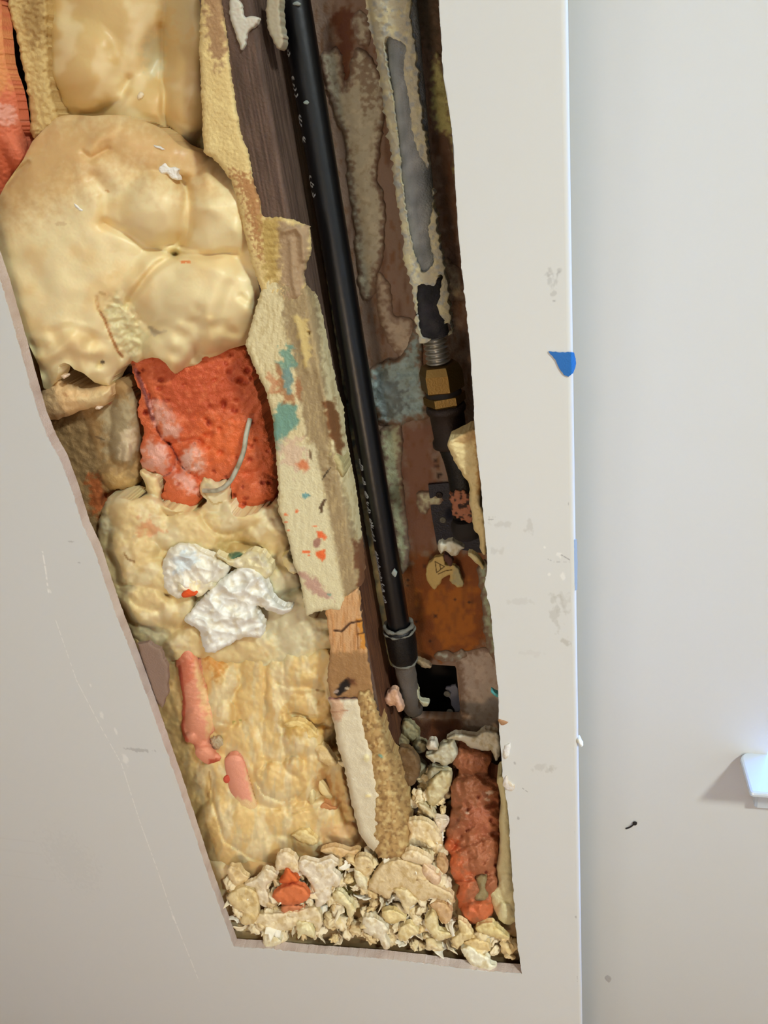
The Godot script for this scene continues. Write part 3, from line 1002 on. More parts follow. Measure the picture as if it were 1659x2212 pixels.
func build_black_pipe() -> void:
	var zp := -0.056
	var a := P(636, 0, zp)
	var b := P(855, 1310, zp)
	var up := a + (a - b) * 0.24
	var rad := 36.0 / ppm(636, 0, zp) * 0.97
	var o := root_of("gas_pipe", b)
	tag(o, "long black steel gas pipe with a threaded coupling at its lower end", "pipe")
	part("pipe", lathe(up, b - up, [[0.0, rad], [(b - up).length() * 0.5, rad], [(b - up).length() + 0.03, rad]], 48), mats.pipe, o)
	var d := (b - up).normalized()
	# the coupling: swollen, scuffed, with dried thread sealant on both ends
	var c0 := P(861, 1352, zp)
	var len := (P(868, 1424, zp) - c0).length()
	part("coupling", lathe(c0, d, [[0.0, rad * 1.05], [0.0005, rad * 1.36], [0.004, rad * 1.42], [len * 0.55, rad * 1.40], [len * 0.9, rad * 1.36], [len, rad * 1.18], [len + 0.001, rad * 0.9]], 40, Color.WHITE, false, 0.0, 0.0012, 4), mats.iron, o)
	for e in [[c0 - d * 0.0012, 1.26, 0.0021], [c0 + d * (len + 0.0005), 1.14, 0.002], [c0 + d * 0.0045, 1.42, 0.0012]]:
		var ring := PackedVector3Array()
		var u := d.cross(Vector3(0.3, 0.1, 1)).normalized()
		var w := d.cross(u)
		for i in 49:
			var t := TAU * i / 48.0
			ring.append(e[0] + (u * cos(t) + w * sin(t)) * rad * e[1])
		part("thread_sealant", tube_along(ring, [e[2]], 8, Color.WHITE, 0.0022, 8), mats.pipe_dope, o, "dried grey-white sealant ring")
	# the nipple below it and the elbow that turns back into the hole
	var n0 := c0 + d * len
	var n1 := P(884, 1500, -0.066)
	var n2 := P(892, 1528, -0.088)
	var n3 := P(894, 1526, -0.14)
	part("elbow", tube_along(curve_through([n0, n0.lerp(n1, 0.5), n1, n2, n3, n3 + Vector3(0, 0, -0.02)], 8), [rad * 0.96], 28, Color.WHITE, 0.0016, 6), mats.rusty, o)
	# worn white print along its left side: short strokes that wrap round the pipe
	var st := SurfaceTool.new()
	st.begin(Mesh.PRIMITIVE_TRIANGLES)
	var side := d.cross(Vector3(0, 0, 1)).normalized()
	if side.x > 0: side = -side
	var front := side.cross(d).normalized()
	if front.z < 0: front = -front
	var rn := RandomNumberGenerator.new()
	rn.seed = 15
	for grp in [[44, 84, 5], [112, 150, 5], [178, 196, 3], [214, 226, 2], [285, 325, 5], [884, 912, 5], [930, 950, 5], [966, 984, 4], [996, 1026, 5], [1040, 1062, 6], [1066, 1080, 3], [1082, 1102, 5], [1132, 1158, 6], [1160, 1192, 8], [1196, 1218, 5], [1230, 1256, 6], [1264, 1286, 5]]:
		for k in grp[2]:
			var py := lerpf(grp[0], grp[1], (k + rn.randf() * 0.5) / grp[2])
			var base := up + d * ((py - 0.0) / 1310.0 * (b - a).length() + (a - up).length())
			var hgt := rn.randf_range(0.45, 0.75)
			var t0 := rn.randf_range(-0.05, 0.08)
			var lean := rn.randf_range(-0.0015, 0.0015)
			var wd := rn.randf_range(0.0006, 0.0009)
			var prev := []
			for m in 7:
				var t := t0 + hgt * m / 6.0 + 0.3
				var dir := side * cos(t) + front * sin(t)
				var at := base + dir * (rad + 0.00015) + d * (lean * m / 6.0 + 0.0009 * sin(m * 1.1 + k))
				var now := [at - d * wd, at + d * wd]
				if m > 0:
					for v in [prev[0], prev[1], now[1], prev[0], now[1], now[0]]: st.add_vertex(v)
				prev = now
	st.generate_normals()
	part("worn_print", st.commit(), mats.print, o, "worn white printing along the pipe's left side", "stuff")
	for q in [[641, 8, 9, 5], [662, 222, 6, 5], [851, 1238, 6, 8]]:
		var r := relief(ragged(smooth(pts([q[0] - q[2], q[1], q[0], q[1] - q[3], q[0] + q[2], q[1], q[0] + 1, q[1] + q[3]])), 1.5, 3, int(q[1])), 1.5, Color(0.55, 0.58, 0.56))
		r.dome(0.6, 3)
		part("smudge", r.mesh(self, zp + rad * 0.985, 0.002), mats.foam, o)

func build_flexible_line() -> void:
	var zc := -0.056
	var o := root_of("flexible_gas_line", P(1000, 1150, zc))
	tag(o, "flexible gas line in a grey jacket ending in a brass fitting above an iron coupling", "gas line")
	var line := [P(850, -240, zc), P(857, -60, zc), P(873, 100, zc), P(891, 300, zc), P(905, 450, zc), P(919, 580, zc), P(931, 680, zc), P(938, 726, zc)]
	var rj := 34.0 / ppm(900, 450, zc)
	var path := curve_through(line, 10)
	var jm := tube_along(path, [rj], 40, Color(0.52, 0.535, 0.54), 0.0006, 12)
	jm = speckled(jm, 33, Color(0.42, 0.435, 0.44), Color(0.62, 0.63, 0.63))
	part("jacket", jm, mats.jacket, o, "dusty grey jacket")
	var lower := tube_along(curve_through([P(924, 600, zc + 0.0006), P(931, 680, zc + 0.0004), P(938, 725, zc + 0.0002)], 8), [rj * 1.02], 40, Color(0.14, 0.15, 0.17), 0.0005, 13)
	part("jacket_end", speckled(lower, 35, Color(0.05, 0.055, 0.07), Color(0.22, 0.21, 0.22)), mats.jacket, o, "blackened end of the jacket")
	# corrugated stainless tube
	var d := (P(972, 950, zc) - P(938, 726, zc)).normalized()
	var c0 := P(939, 728, zc)
	var clen := (P(949, 786, zc) - c0).length()
	var rc := 27.0 / ppm(944, 755, zc)
	var prof := []
	for k in 61:
		var t := k / 60.0
		prof.append([t * clen, rc * (0.86 + 0.14 * cos(t * TAU * 5.5))])
	part("corrugated_tube", lathe(c0, d, prof, 40), mats.steel, o, "bare ridged steel tube")
	# brass nut, groove and hex body
	var b0 := P(949, 786, zc)
	var rb := 48.0 / ppm(955, 812, zc)
	var blen := (P(958, 841, zc) - b0).length()
	part("brass_nut", lathe(b0, d, [[0, rb * 0.72], [0.0004, rb * 0.86], [blen * 0.3, rb], [blen * 0.94, rb], [blen, rb * 0.9], [blen + 0.0005, rb * 0.6]], 6, Color.WHITE, true, 0.35), mats.brass, o)
	var g0 := b0 + d * (blen - 0.0005)
	var glen := (P(960, 851, zc) - P(958, 841, zc)).length()
	part("groove_ring", lathe(g0, d, [[0, rb * 0.8], [glen + 0.001, rb * 0.82]], 32), mats.dark, o)
	var h0 := g0 + d * glen
	var hlen := (P(964, 872, zc) - P(960, 850, zc)).length()
	part("brass_hex", lathe(h0, d, [[0, rb * 0.8], [0.0006, rb * 0.96], [hlen * 0.8, rb * 0.96], [hlen, rb * 0.86], [hlen + 0.0015, rb * 0.7]], 6, Color.WHITE, true, 0.1), mats.brass, o)
	var i0 := h0 + d * hlen
	var rr := 41.0 / ppm(968, 920, zc)
	var ilen := (P(975, 962, zc) - P(964, 872, zc)).length()
	part("iron_coupling", lathe(i0, d, [[0, rr * 0.8], [0.0008, rr * 1.0], [ilen * 0.1, rr * 1.04], [ilen * 0.17, rr * 1.0], [ilen * 0.22, rr * 0.90], [ilen * 0.82, rr * 0.88], [ilen * 0.86, rr * 0.99], [ilen * 0.97, rr * 1.0], [ilen, rr * 0.9], [ilen + 0.001, rr * 0.5]], 44, Color.WHITE, false, 0.0, 0.0006, 9), mats.cast, o, "brown cast iron coupling")
	var m0 := i0 + d * ilen
	part("nipple", tube_along(curve_through([m0, P(992, 1010, zc), P(1003, 1080, zc), P(1006, 1120, -0.066), P(1008, 1140, SHEATH + 0.01)], 8), [rr * 0.72], 30, Color.WHITE, 0.0005, 11), mats.iron, o)
	# mounting plate with its screws
	var pl := flat_poly(on_plane(pts([925, 1047, 962, 1044, 1060, 1042, 1070, 1200, 944, 1178, 932, 1110]), SHEATH + 0.004), SHEATH + 0.004, 0.003)
	part("mounting_plate", pl, mats.plate, o, "blue-black metal plate")
	for q in [[949, 1069], [957, 1123]]:
		var at := P(q[0], q[1], SHEATH + 0.004)
		part("screw", lathe(at, Vector3(0, 0, 1), [[0, 0.0036], [0.0008, 0.0036], [0.0016, 0.0026], [0.0014, 0.0012], [0.0008, 0.0008]], 20), mats.cast if q[1] < 1100 else mats.pipe_dope, o)
	# foam left clinging round the jacket, open where the jacket shows
	var gap := ragged(smooth(pts([830, 84, 850, 84, 876, 98, 872, 150, 884, 220, 892, 290, 906, 335, 926, 370, 935, 440, 926, 500, 937, 560, 922, 588, 904, 578, 882, 500, 870, 420, 860, 320, 848, 220, 836, 150])), 2.5, 4, 5, 0.1)
	var gap2 := ragged(smooth(pts([899, 622, 916, 614, 938, 618, 946, 594, 955, 600, 950, 640, 944, 665, 958, 690, 975, 708, 966, 728, 930, 734, 908, 726, 900, 670])), 3.0, 4, 6, 0.1)
	var coat := relief(ragged(smooth(pts([782, -120, 880, -120, 884, 0, 892, 80, 902, 160, 912, 260, 926, 360, 938, 450, 948, 520, 962, 590, 968, 640, 974, 700, 976, 716, 968, 722, 952, 700, 930, 736, 904, 734, 897, 680, 888, 610, 872, 560, 868, 500, 856, 420, 842, 320, 830, 240, 812, 120, 796, 40])), 5.0, 5, 7, 0.06), 3.0, Color(0.74, 0.71, 0.60), [gap, gap2])
	coat.tube([838, -120, 850, 0, 872, 150, 891, 300, 906, 450, 920, 600, 934, 716], 54.0, 15.0)
	coat.rough(noise_of(71, 0.05, 4), 2.6)
	coat.rough(noise_of(73, 0.15, 2), 0.8)
	coat.tint(noise_of(72, 0.03, 3), Color(0.80, 0.76, 0.60), 0.0, 0.3, 0.9)
	coat.tint(noise_of(74, 0.04, 3), Color(0.62, 0.63, 0.63), 0.15, 0.4, 0.7)
	part("foam_coat", coat.mesh(self, zc + 0.002, 0.012), mats.torn, o, "pale foam clinging round the jacket")
	# orange foam residue and the black cap over the plate
	var rs := relief(ragged(smooth(pts([972, 1068, 990, 1060, 1010, 1062, 1022, 1085, 1026, 1110, 1018, 1126, 996, 1124, 980, 1112, 974, 1090])), 5.0, 3, 8, 0.15), 2.0, Color(0.62, 0.40, 0.29))
	rs.dome(3, 8).rough(noise_of(75, 0.12, 3), 3.0, 0.6, 1.6)
	rs.tint(noise_of(76, 0.06, 3), Color(0.14, 0.10, 0.09), 0.12, 0.35, 0.9)
	part("foam_residue", rs.mesh(self, zc + 0.0125, 0.006), mats.torn, o, "orange foam residue with black flecks")
	part("end_cap", lathe(P(1006, 1128, zc), (P(1012, 1160, zc) - P(1006, 1128, zc)).normalized(), [[-0.004, rr * 0.7], [0.0, rr * 0.86], [0.006, rr * 0.9], [0.014, rr * 0.78], [0.017, rr * 0.5]], 32, Color.WHITE, false, 0, 0.001, 14), mats.dark, o, "dark rounded end cap")

func build_stud_foam() -> void:
	var nr := noise_of(81, 0.05, 4)
	var nf := noise_of(82, 0.12, 4)
	var grain_n := noise_of(83, 0.1, 4)
	# the scraped yellow foam on the stud's face, above
	var r := relief(ragged(pts([440, -120, 492, -120, 478, 0, 488, 60, 496, 140, 508, 220, 520, 290, 536, 330, 546, 390, 560, 430, 566, 470, 610, 470, 640, 478, 668, 490, 670, 545, 655, 590, 662, 640, 620, 660, 590, 650, 570, 640, 540, 560, 520, 460, 500, 390, 470, 350, 440, 330, 430, 100]), 2.2, 4, 11, 0.13), 3.0, Color(0.86, 0.75, 0.51))
	r.dome(3.5, 14)
	r.rough(grain_n, 1.8, 1.5, 0.8)
	r.rough(noise_of(84, 0.2, 2), 0.9)
	r.tint(noise_of(85, 0.02, 3), Color(0.90, 0.80, 0.55), 0.0, 0.35, 0.9, 1, 0.6)
	r.stain([440, -60, 480, -60, 486, 60, 490, 110, 470, 150, 452, 100], Color(0.58, 0.42, 0.30), 0.7, nr, 20, 8)
	r.stain([500, 370, 560, 385, 572, 470, 560, 560, 530, 440], Color(0.64, 0.42, 0.25), 0.75, noise_of(95, 0.09, 3), 26, 8)
	r.stain([560, 470, 610, 470, 600, 610, 575, 600], Color(0.70, 0.58, 0.32), 0.9, nr, 16, 8)
	r.stain([600, 480, 670, 486, 668, 560, 650, 660, 612, 650, 604, 560], Color(0.64, 0.53, 0.41), 0.9, nr, 14, 8)
	r.crease([612, 500, 640, 492, 652, 510, 656, 560], 7, -3.5).crease([628, 520, 632, 590, 640, 640], 6, -2.5)
	for k in 9: r.crease([580, 500 + k * 17, 604, 498 + k * 17], 4, 1.2, true)
	solo("scraped_foam", r.mesh(self, -0.0125, 0.003), mats.torn, "rough scraped yellow foam strip on the upper stud beside the big foam bulge", "foam")
	# the cream film below it with teal and orange paint transfer, ending in a square torn tip
	r = relief(ragged(pts([530, 745, 560, 640, 575, 600, 612, 610, 660, 620, 680, 640, 694, 690, 708, 760, 724, 840, 738, 880, 742, 930, 752, 990, 764, 1050, 774, 1120, 782, 1180, 786, 1230, 782, 1262, 766, 1275, 744, 1290, 735, 1318, 712, 1316, 690, 1320, 662, 1330, 655, 1300, 648, 1250, 632, 1210, 622, 1160, 600, 1100, 601, 1040, 596, 980, 588, 900, 572, 840, 548, 790]), 2.2, 4, 12, 0.12), 3.0, Color(0.86, 0.80, 0.62))
	r.dome(3.0, 9)
	r.rough(nf, 1.2, 1.0, 1.0)
	r.rough(noise_of(86, 0.06, 3), 1.4, 1.3, 0.5)
	# the tan, grainy right-hand half
	r.stain([600, 600, 680, 600, 700, 800, 722, 980, 800, 1280, 742, 1292, 728, 1210, 706, 1110, 690, 1020, 668, 960, 652, 900, 640, 820, 622, 740, 612, 680], Color(0.60, 0.51, 0.37), 0.9, nr, 12, 6)
	r.tint(noise_of(87, 0.09, 3), Color(0.74, 0.65, 0.46), 0.1, 0.4, 0.6, 1.3, 0.22)
	r.stain([632, 680, 665, 690, 672, 770, 660, 800, 648, 740], Color(0.80, 0.70, 0.45), 0.9, nr, 10, 5)
	r.crease([640, 690, 655, 760, 664, 800], 7, -2.2)
	r.crease([690, 800, 706, 880, 712, 930], 8, -2.6)
	r.stain([600, 960, 680, 960, 712, 1120, 744, 1300, 735, 1330, 650, 1340, 610, 1100], Color(0.87, 0.83, 0.67), 0.8, nr, 8, 5)
	# paint transfer
	r.stain([608, 755, 630, 745, 640, 765, 634, 800, 622, 812, 606, 800], TEAL, 0.85, nr, 26, 5)
	r.stain([596, 880, 612, 868, 640, 876, 645, 910, 628, 932, 600, 955, 588, 950, 588, 920], TEAL, 0.95, nr, 12, 5)
	r.stain([586, 950, 612, 955, 608, 975, 594, 972], TEAL, 0.5, nr, 14, 5)
	r.stain([598, 790, 612, 800, 625, 850, 650, 860, 648, 830, 640, 800, 636, 870, 614, 872, 600, 830], Color(0.66, 0.44, 0.28), 0.85, nr, 12, 5)
	r.stain([608, 800, 628, 792, 634, 820, 628, 848, 618, 850, 612, 826], Color(0.46, 0.58, 0.55), 0.9, nr, 10, 4)
	r.stain([575, 812, 594, 810, 600, 840, 586, 850], Color(0.78, 0.50, 0.34), 0.6, nr, 20, 5)
	r.stain([600, 960, 650, 950, 664, 1010, 640, 1020, 610, 1000], Color(0.84, 0.70, 0.60), 0.7, nr, 30, 8)
	r.stain([640, 1000, 655, 988, 668, 1010, 654, 1018], Color(0.85, 0.50, 0.32), 0.9, nr, 8, 4)
	r.spot(662, 1071, 10, 5, 0, Color(0.42, 0.62, 0.62), 0.9, nr)
	r.stain([682, 1145, 694, 1150, 704, 1160, 702, 1166, 686, 1162], Color(0.93, 0.42, 0.22), 0.95, nr, 5, 2)
	r.stain([682, 1162, 694, 1164, 692, 1184, 676, 1186, 678, 1172], Color(0.66, 0.48, 0.40), 0.95, nr, 5, 2)
	r.stain([680, 1190, 700, 1188, 704, 1206, 696, 1212, 682, 1198], Color(0.93, 0.42, 0.20), 0.95, nr, 5, 2)
	r.spot(660, 1192, 8, 4, 0, Color(0.93, 0.45, 0.24), 0.95, nr)
	for q in [[617, 1112, 5, 3, 20], [617, 1128, 5, 3, 0], [641, 1104, 5, 4, 0], [668, 1200, 4, 2, 0], [680, 1136, 6, 2, 0], [622, 1146, 4, 2, 0]]: r.spot(q[0], q[1], q[2], q[3], q[4], Color(0.92, 0.47, 0.27), 0.9)
	r.stain([648, 1238, 668, 1240, 690, 1262, 722, 1296, 706, 1294, 680, 1284, 664, 1270], Color(0.74, 0.56, 0.50), 0.8, nr, 12, 5)
	r.spot(711, 1284, 6, 3, 20, TEAL, 0.8)
	r.spot(696, 1092, 6, 16, 15, Color(0.32, 0.22, 0.13), 0.9, nr)
	r.spot(672, 985, 4, 12, -10, Color(0.40, 0.30, 0.20), 0.8, nr)
	r.crease([696, 1036, 706, 1020, 712, 1012], 2, 1.2, true)
	r.streak([696, 1036, 706, 1020, 714, 1010], 2.2, Color(0.2, 0.15, 0.1), 0.9)
	r.stain([700, 868, 722, 862, 745, 960, 735, 985, 712, 940], Color(0.45, 0.27, 0.13), 0.9, nr, 10, 5)
	r.stain([764, 1170, 800, 1160, 800, 1290, 776, 1290], Color(0.44, 0.26, 0.15), 0.85, nr, 14, 6)
	r.rough_in(noise_of(96, 0.05, 3), 6.0, 722, 1000, 40, 60)
	solo("foam_film", r.mesh(self, func(x: float, y: float) -> float: return lerpf(-0.0120, -0.045, smoothstep(-4.0, 48.0, x - (779 + (y - 1320) * 0.172))), 0.006), mats.torn, "cream foam film on the stud with teal and orange patches and a torn tip", "foam")
	# the second, lower piece: a white slab with a softer flank
	r = relief(ragged(pts([708, 1508, 718, 1506, 780, 1508, 790, 1560, 800, 1600, 812, 1640, 820, 1700, 832, 1760, 846, 1830, 806, 1840, 780, 1810, 760, 1740, 745, 1660, 732, 1620, 722, 1570]), 2.5, 5, 14, 0.08), 3.0, Color(0.88, 0.83, 0.71))
	r.dome(10.0, 16)
	r.rough(nf, 1.6)
	r.rough(noise_of(88, 0.03, 3), 2.0)
	r.stain([708, 1506, 735, 1508, 740, 1540, 728, 1560, 712, 1550], Color(0.80, 0.60, 0.46), 0.7, nr, 16, 8)
	r.streak([712, 1508, 776, 1507], 4.0, Color(0.48, 0.26, 0.24), 0.8)
	r.streak([716, 1538, 752, 1535], 2.0, Color(0.68, 0.48, 0.36), 0.7)
	r.spot(792, 1638, 7, 10, 10, Color(0.93, 0.88, 0.68), 0.9)
	r.spot(795, 1720, 7, 4, 0, Color(0.95, 0.88, 0.65), 0.9)
	r.bump(792, 1638, 8, 10, 0, 3.0).bump(795, 1720, 7, 5, 0, 2.5)
	solo("foam_slab", r.mesh(self, -0.017, 0.02), mats.torn, "whitish slab of foam on the lower stud under the dark knot hole", "foam")
	r = relief(ragged(smooth(pts([772, 1500, 800, 1490, 812, 1520, 830, 1570, 840, 1610, 866, 1640, 880, 1700, 890, 1760, 892, 1830, 840, 1856, 806, 1830, 806, 1720, 800, 1640, 786, 1590, 776, 1540])), 4.0, 5, 15, 0.08), 3.0, Color(0.74, 0.60, 0.38))
	r.dome(9.0, 26)
	r.rough(noise_of(89, 0.07, 4), 5.0, 1.4, 0.6)
	r.rough(nf, 1.6)
	r.tint(noise_of(90, 0.06, 3), Color(0.56, 0.42, 0.25), 0.05, 0.35, 0.8)
	r.tint(noise_of(91, 0.05, 3), Color(0.86, 0.76, 0.53), 0.1, 0.4, 0.8)
	r.pits(14, 5, 3, 6, 5.0)
	r.spot(822, 1633, 7, 4, 40, TEAL, 0.9)
	solo("shaggy_foam", r.mesh(self, func(x: float, y: float) -> float: return lerpf(-0.0125, -0.055, smoothstep(-12.0, 50.0, x - (779 + (y - 1320) * 0.18))), 0.014), mats.torn, "shaggy tan foam on the side of the lower stud beside the white slab", "foam")
	# foam run in along the corner between stud and sheathing, seen left of the pipe
	r = relief(ragged(smooth(pts([632, -100, 650, -100, 655, 0, 668, 120, 690, 250, 712, 400, 740, 560, 760, 700, 790, 860, 815, 1020, 840, 1180, 862, 1320, 868, 1420, 848, 1440, 830, 1400, 806, 1290, 790, 1190, 776, 1180, 768, 1110, 752, 1020, 740, 960, 736, 880, 716, 870, 700, 790, 690, 720, 680, 680, 688, 640, 668, 520, 650, 380, 636, 250, 620, 60])), 3.0, 6, 16, 0.05), 4.0, Color(0.60, 0.56, 0.42))
	r.dome(7.0, 22)
	r.rough(noise_of(92, 0.04, 4), 6.0)
	r.tint(noise_of(93, 0.025, 3), Color(0.42, 0.44, 0.40), 0.0, 0.3, 0.8)
	r.tint(noise_of(94, 0.03, 3), Color(0.74, 0.68, 0.48), 0.1, 0.4, 0.8)
	r.stain([716, 830, 750, 820, 770, 900, 768, 960, 740, 900], Color(0.25, 0.29, 0.30), 0.7, nr, 20, 10)
	r.stain([600, -100, 660, -100, 700, 230, 640, 250], Color(0.46, 0.34, 0.27), 0.8, nr, 12, 6)
	solo("corner_foam", r.mesh(self, func(_x: float, y: float) -> float: return lerpf(-0.090, -0.081, smoothstep(200.0, 1200.0, y)), 0.008), mats.foam, "grey-green foam run along the corner behind the black pipe", "foam")
	# pinkish lump on the stud's edge, half way down
	r = relief(ragged(smooth(pts([706, 975, 722, 970, 738, 990, 746, 1020, 738, 1030, 720, 1010, 708, 1000])), 2.0, 4, 17), 2.5, Color(0.72, 0.66, 0.47))
	r.dome(7, 12).rough(nf, 2.0)
	solo("foam_lump", r.mesh(self, -0.016, 0.02), mats.torn, "small olive foam lump on the stud edge left of the pipe lettering", "foam")
	r = relief(ragged(smooth(pts([500, -8, 522, 8, 528, 36, 545, 34, 560, 42, 548, 60, 536, 70, 532, 95, 522, 108, 514, 88, 506, 62, 496, 30])), 2.0, 4, 18), 2.0, Color(0.80, 0.77, 0.70))
	r.dome(2.5, 7).rough(nf, 0.8)
	solo("foam_splash", r.mesh(self, -0.0125, 0.003), mats.foam, "pale pointed splash of foam on the bare brown stud at the top", "foam")
	r = relief(ragged(smooth(pts([584, -30, 602, -30, 606, 40, 612, 90, 604, 108, 592, 92, 578, 60, 576, 10])), 2.0, 4, 19), 2.0, Color(0.66, 0.62, 0.52))
	r.dome(2.0, 7).rough(nf, 0.6)
	solo("foam_smear", r.mesh(self, -0.021, 0.01), mats.foam, "grey smear of foam beside the black pipe at the top", "foam")

func build_bay_smears() -> void:
	var nr := noise_of(101, 0.05, 4)
	var nf := noise_of(102, 0.09, 4)
	var list := [
		[[690, 120, 712, 108, 728, 100, 740, 130, 748, 190, 765, 110, 800, 120, 830, 190, 828, 280, 815, 380, 832, 440, 828, 560, 815, 600, 806, 640, 790, 650, 776, 620, 768, 560, 764, 480, 752, 400, 742, 300, 722, 250, 702, 180], Color(0.62, 0.57, 0.47), 6.0, "large grey-cream foam smear on the sheathing right of the black pipe"],
		[[762, 40, 780, 20, 800, 60, 796, 100, 770, 90], Color(0.60, 0.55, 0.46), 3.0, "small grey foam smear near the top of the sheathing"],
		[[812, 590, 845, 620, 850, 680, 890, 690, 898, 760, 860, 770, 830, 720, 818, 680], Color(0.60, 0.52, 0.43), 4.0, "mottled smear of foam beside the flexible line above the teal patch"],
		[[800, 800, 830, 778, 862, 770, 900, 700, 912, 720, 916, 800, 926, 880, 922, 905, 880, 912, 860, 920, 820, 912, 806, 880, 790, 850], Color(0.50, 0.54, 0.51), 12.0, "bluish grey lump of foam left of the brass fitting"],
		[[818, 930, 850, 912, 870, 925, 868, 1000, 872, 1060, 880, 1130, 884, 1200, 876, 1235, 862, 1232, 846, 1140, 830, 1030, 822, 980], Color(0.58, 0.56, 0.43), 8.0, "long olive foam run on the sheathing right of the black pipe, low down"],
		[[900, 1068, 926, 1060, 945, 1062, 962, 1078, 956, 1092, 932, 1096, 920, 1110, 904, 1104], Color(0.64, 0.61, 0.48), 7.0, "foam dab over the corner of the blue-black plate"],
		[[978, 1412, 1020, 1404, 1080, 1420, 1100, 1600, 1040, 1610, 1004, 1590, 998, 1540, 988, 1440], Color(0.60, 0.52, 0.45), 3.0, "dusty pinkish grey foam skin right of the square hole"],
		[[1032, 1230, 1056, 1220, 1080, 1420, 1060, 1420, 1046, 1370, 1040, 1300], Color(0.56, 0.57, 0.46), 8.0, "grey-green foam strip down the edge of the golden plywood"],
		[[930, 130, 950, 110, 975, 200, 985, 290, 990, 420, 975, 380, 968, 300, 940, 290, 925, 220], Color(0.66, 0.62, 0.40), 8.0, "yellowish foam fringe between the flexible line and the painted strip"],
		[[880, 0, 950, -40, 955, 60, 960, 150, 925, 130, 900, 60], Color(0.34, 0.28, 0.22), 5.0, "brown foam-stained wood at the top right of the bay"],
		[[960, 560, 990, 580, 1010, 640, 990, 650, 968, 640], Color(0.56, 0.48, 0.38), 4.0, "tan foam smear beside the jacket end near the painted strip"],
		[[936, 1415, 960, 1405, 985, 1412, 1000, 1402, 1010, 1418, 985, 1428, 960, 1430, 945, 1425], Color(0.58, 0.58, 0.52), 5.0, "thin grey foam crust along the top of the square hole"],
	]
	var k := 0
	for q in list:
		k += 1
		q[1] = Color(q[1].r * 1.2, q[1].g * 1.24, q[1].b * 1.27)
		var r := relief(ragged(smooth(pts(q[0])), 3.0, 4, 200 + k, 0.04), 3.0, q[1])
		r.dome(q[2] * 0.6, 14)
		r.rough(noise_of(220 + k, 0.016, 2), q[2] * 0.7, 1, 1, 12)
		r.rough(nf, 0.35)
		r.tint(noise_of(240 + k, 0.03, 3), Color(q[1].r * 1.08, q[1].g * 1.08, q[1].b * 1.08), 0.0, 0.4, 0.8)
		r.tint(noise_of(260 + k, 0.05, 3), Color(q[1].r * 0.86, q[1].g * 0.8, q[1].b * 0.74), 0.12, 0.5, 0.5)
		if k == 4:
			r.rough(noise_of(261, 0.035, 4), 9.0, 1, 1, 12)
			r.stain([806, 850, 816, 800, 850, 820, 870, 850, 880, 880, 840, 905, 815, 890], Color(0.30, 0.30, 0.29), 0.55, nr, 30, 10)
		if k == 1: r.stain([770, 120, 800, 120, 812, 200, 790, 240], Color(0.48, 0.38, 0.30), 0.6, nr, 40, 8)
		r.fade(Color(0.52, 0.42, 0.345), 18.0, noise_of(280 + k, 0.06, 4), 16.0)
		solo("foam_smear", r.mesh(self, SHEATH + 0.0006, 0.006), mats.torn, q[3], "foam")

var lower_relief: Relief
var cream_relief: Relief

func lying(r: Relief, z0: float, px: float, py: float, sink: float) -> float:    # the depth of a relief's surface at a pixel, a little below it
	return z0 + (r.at(px, py) - sink) * 0.001

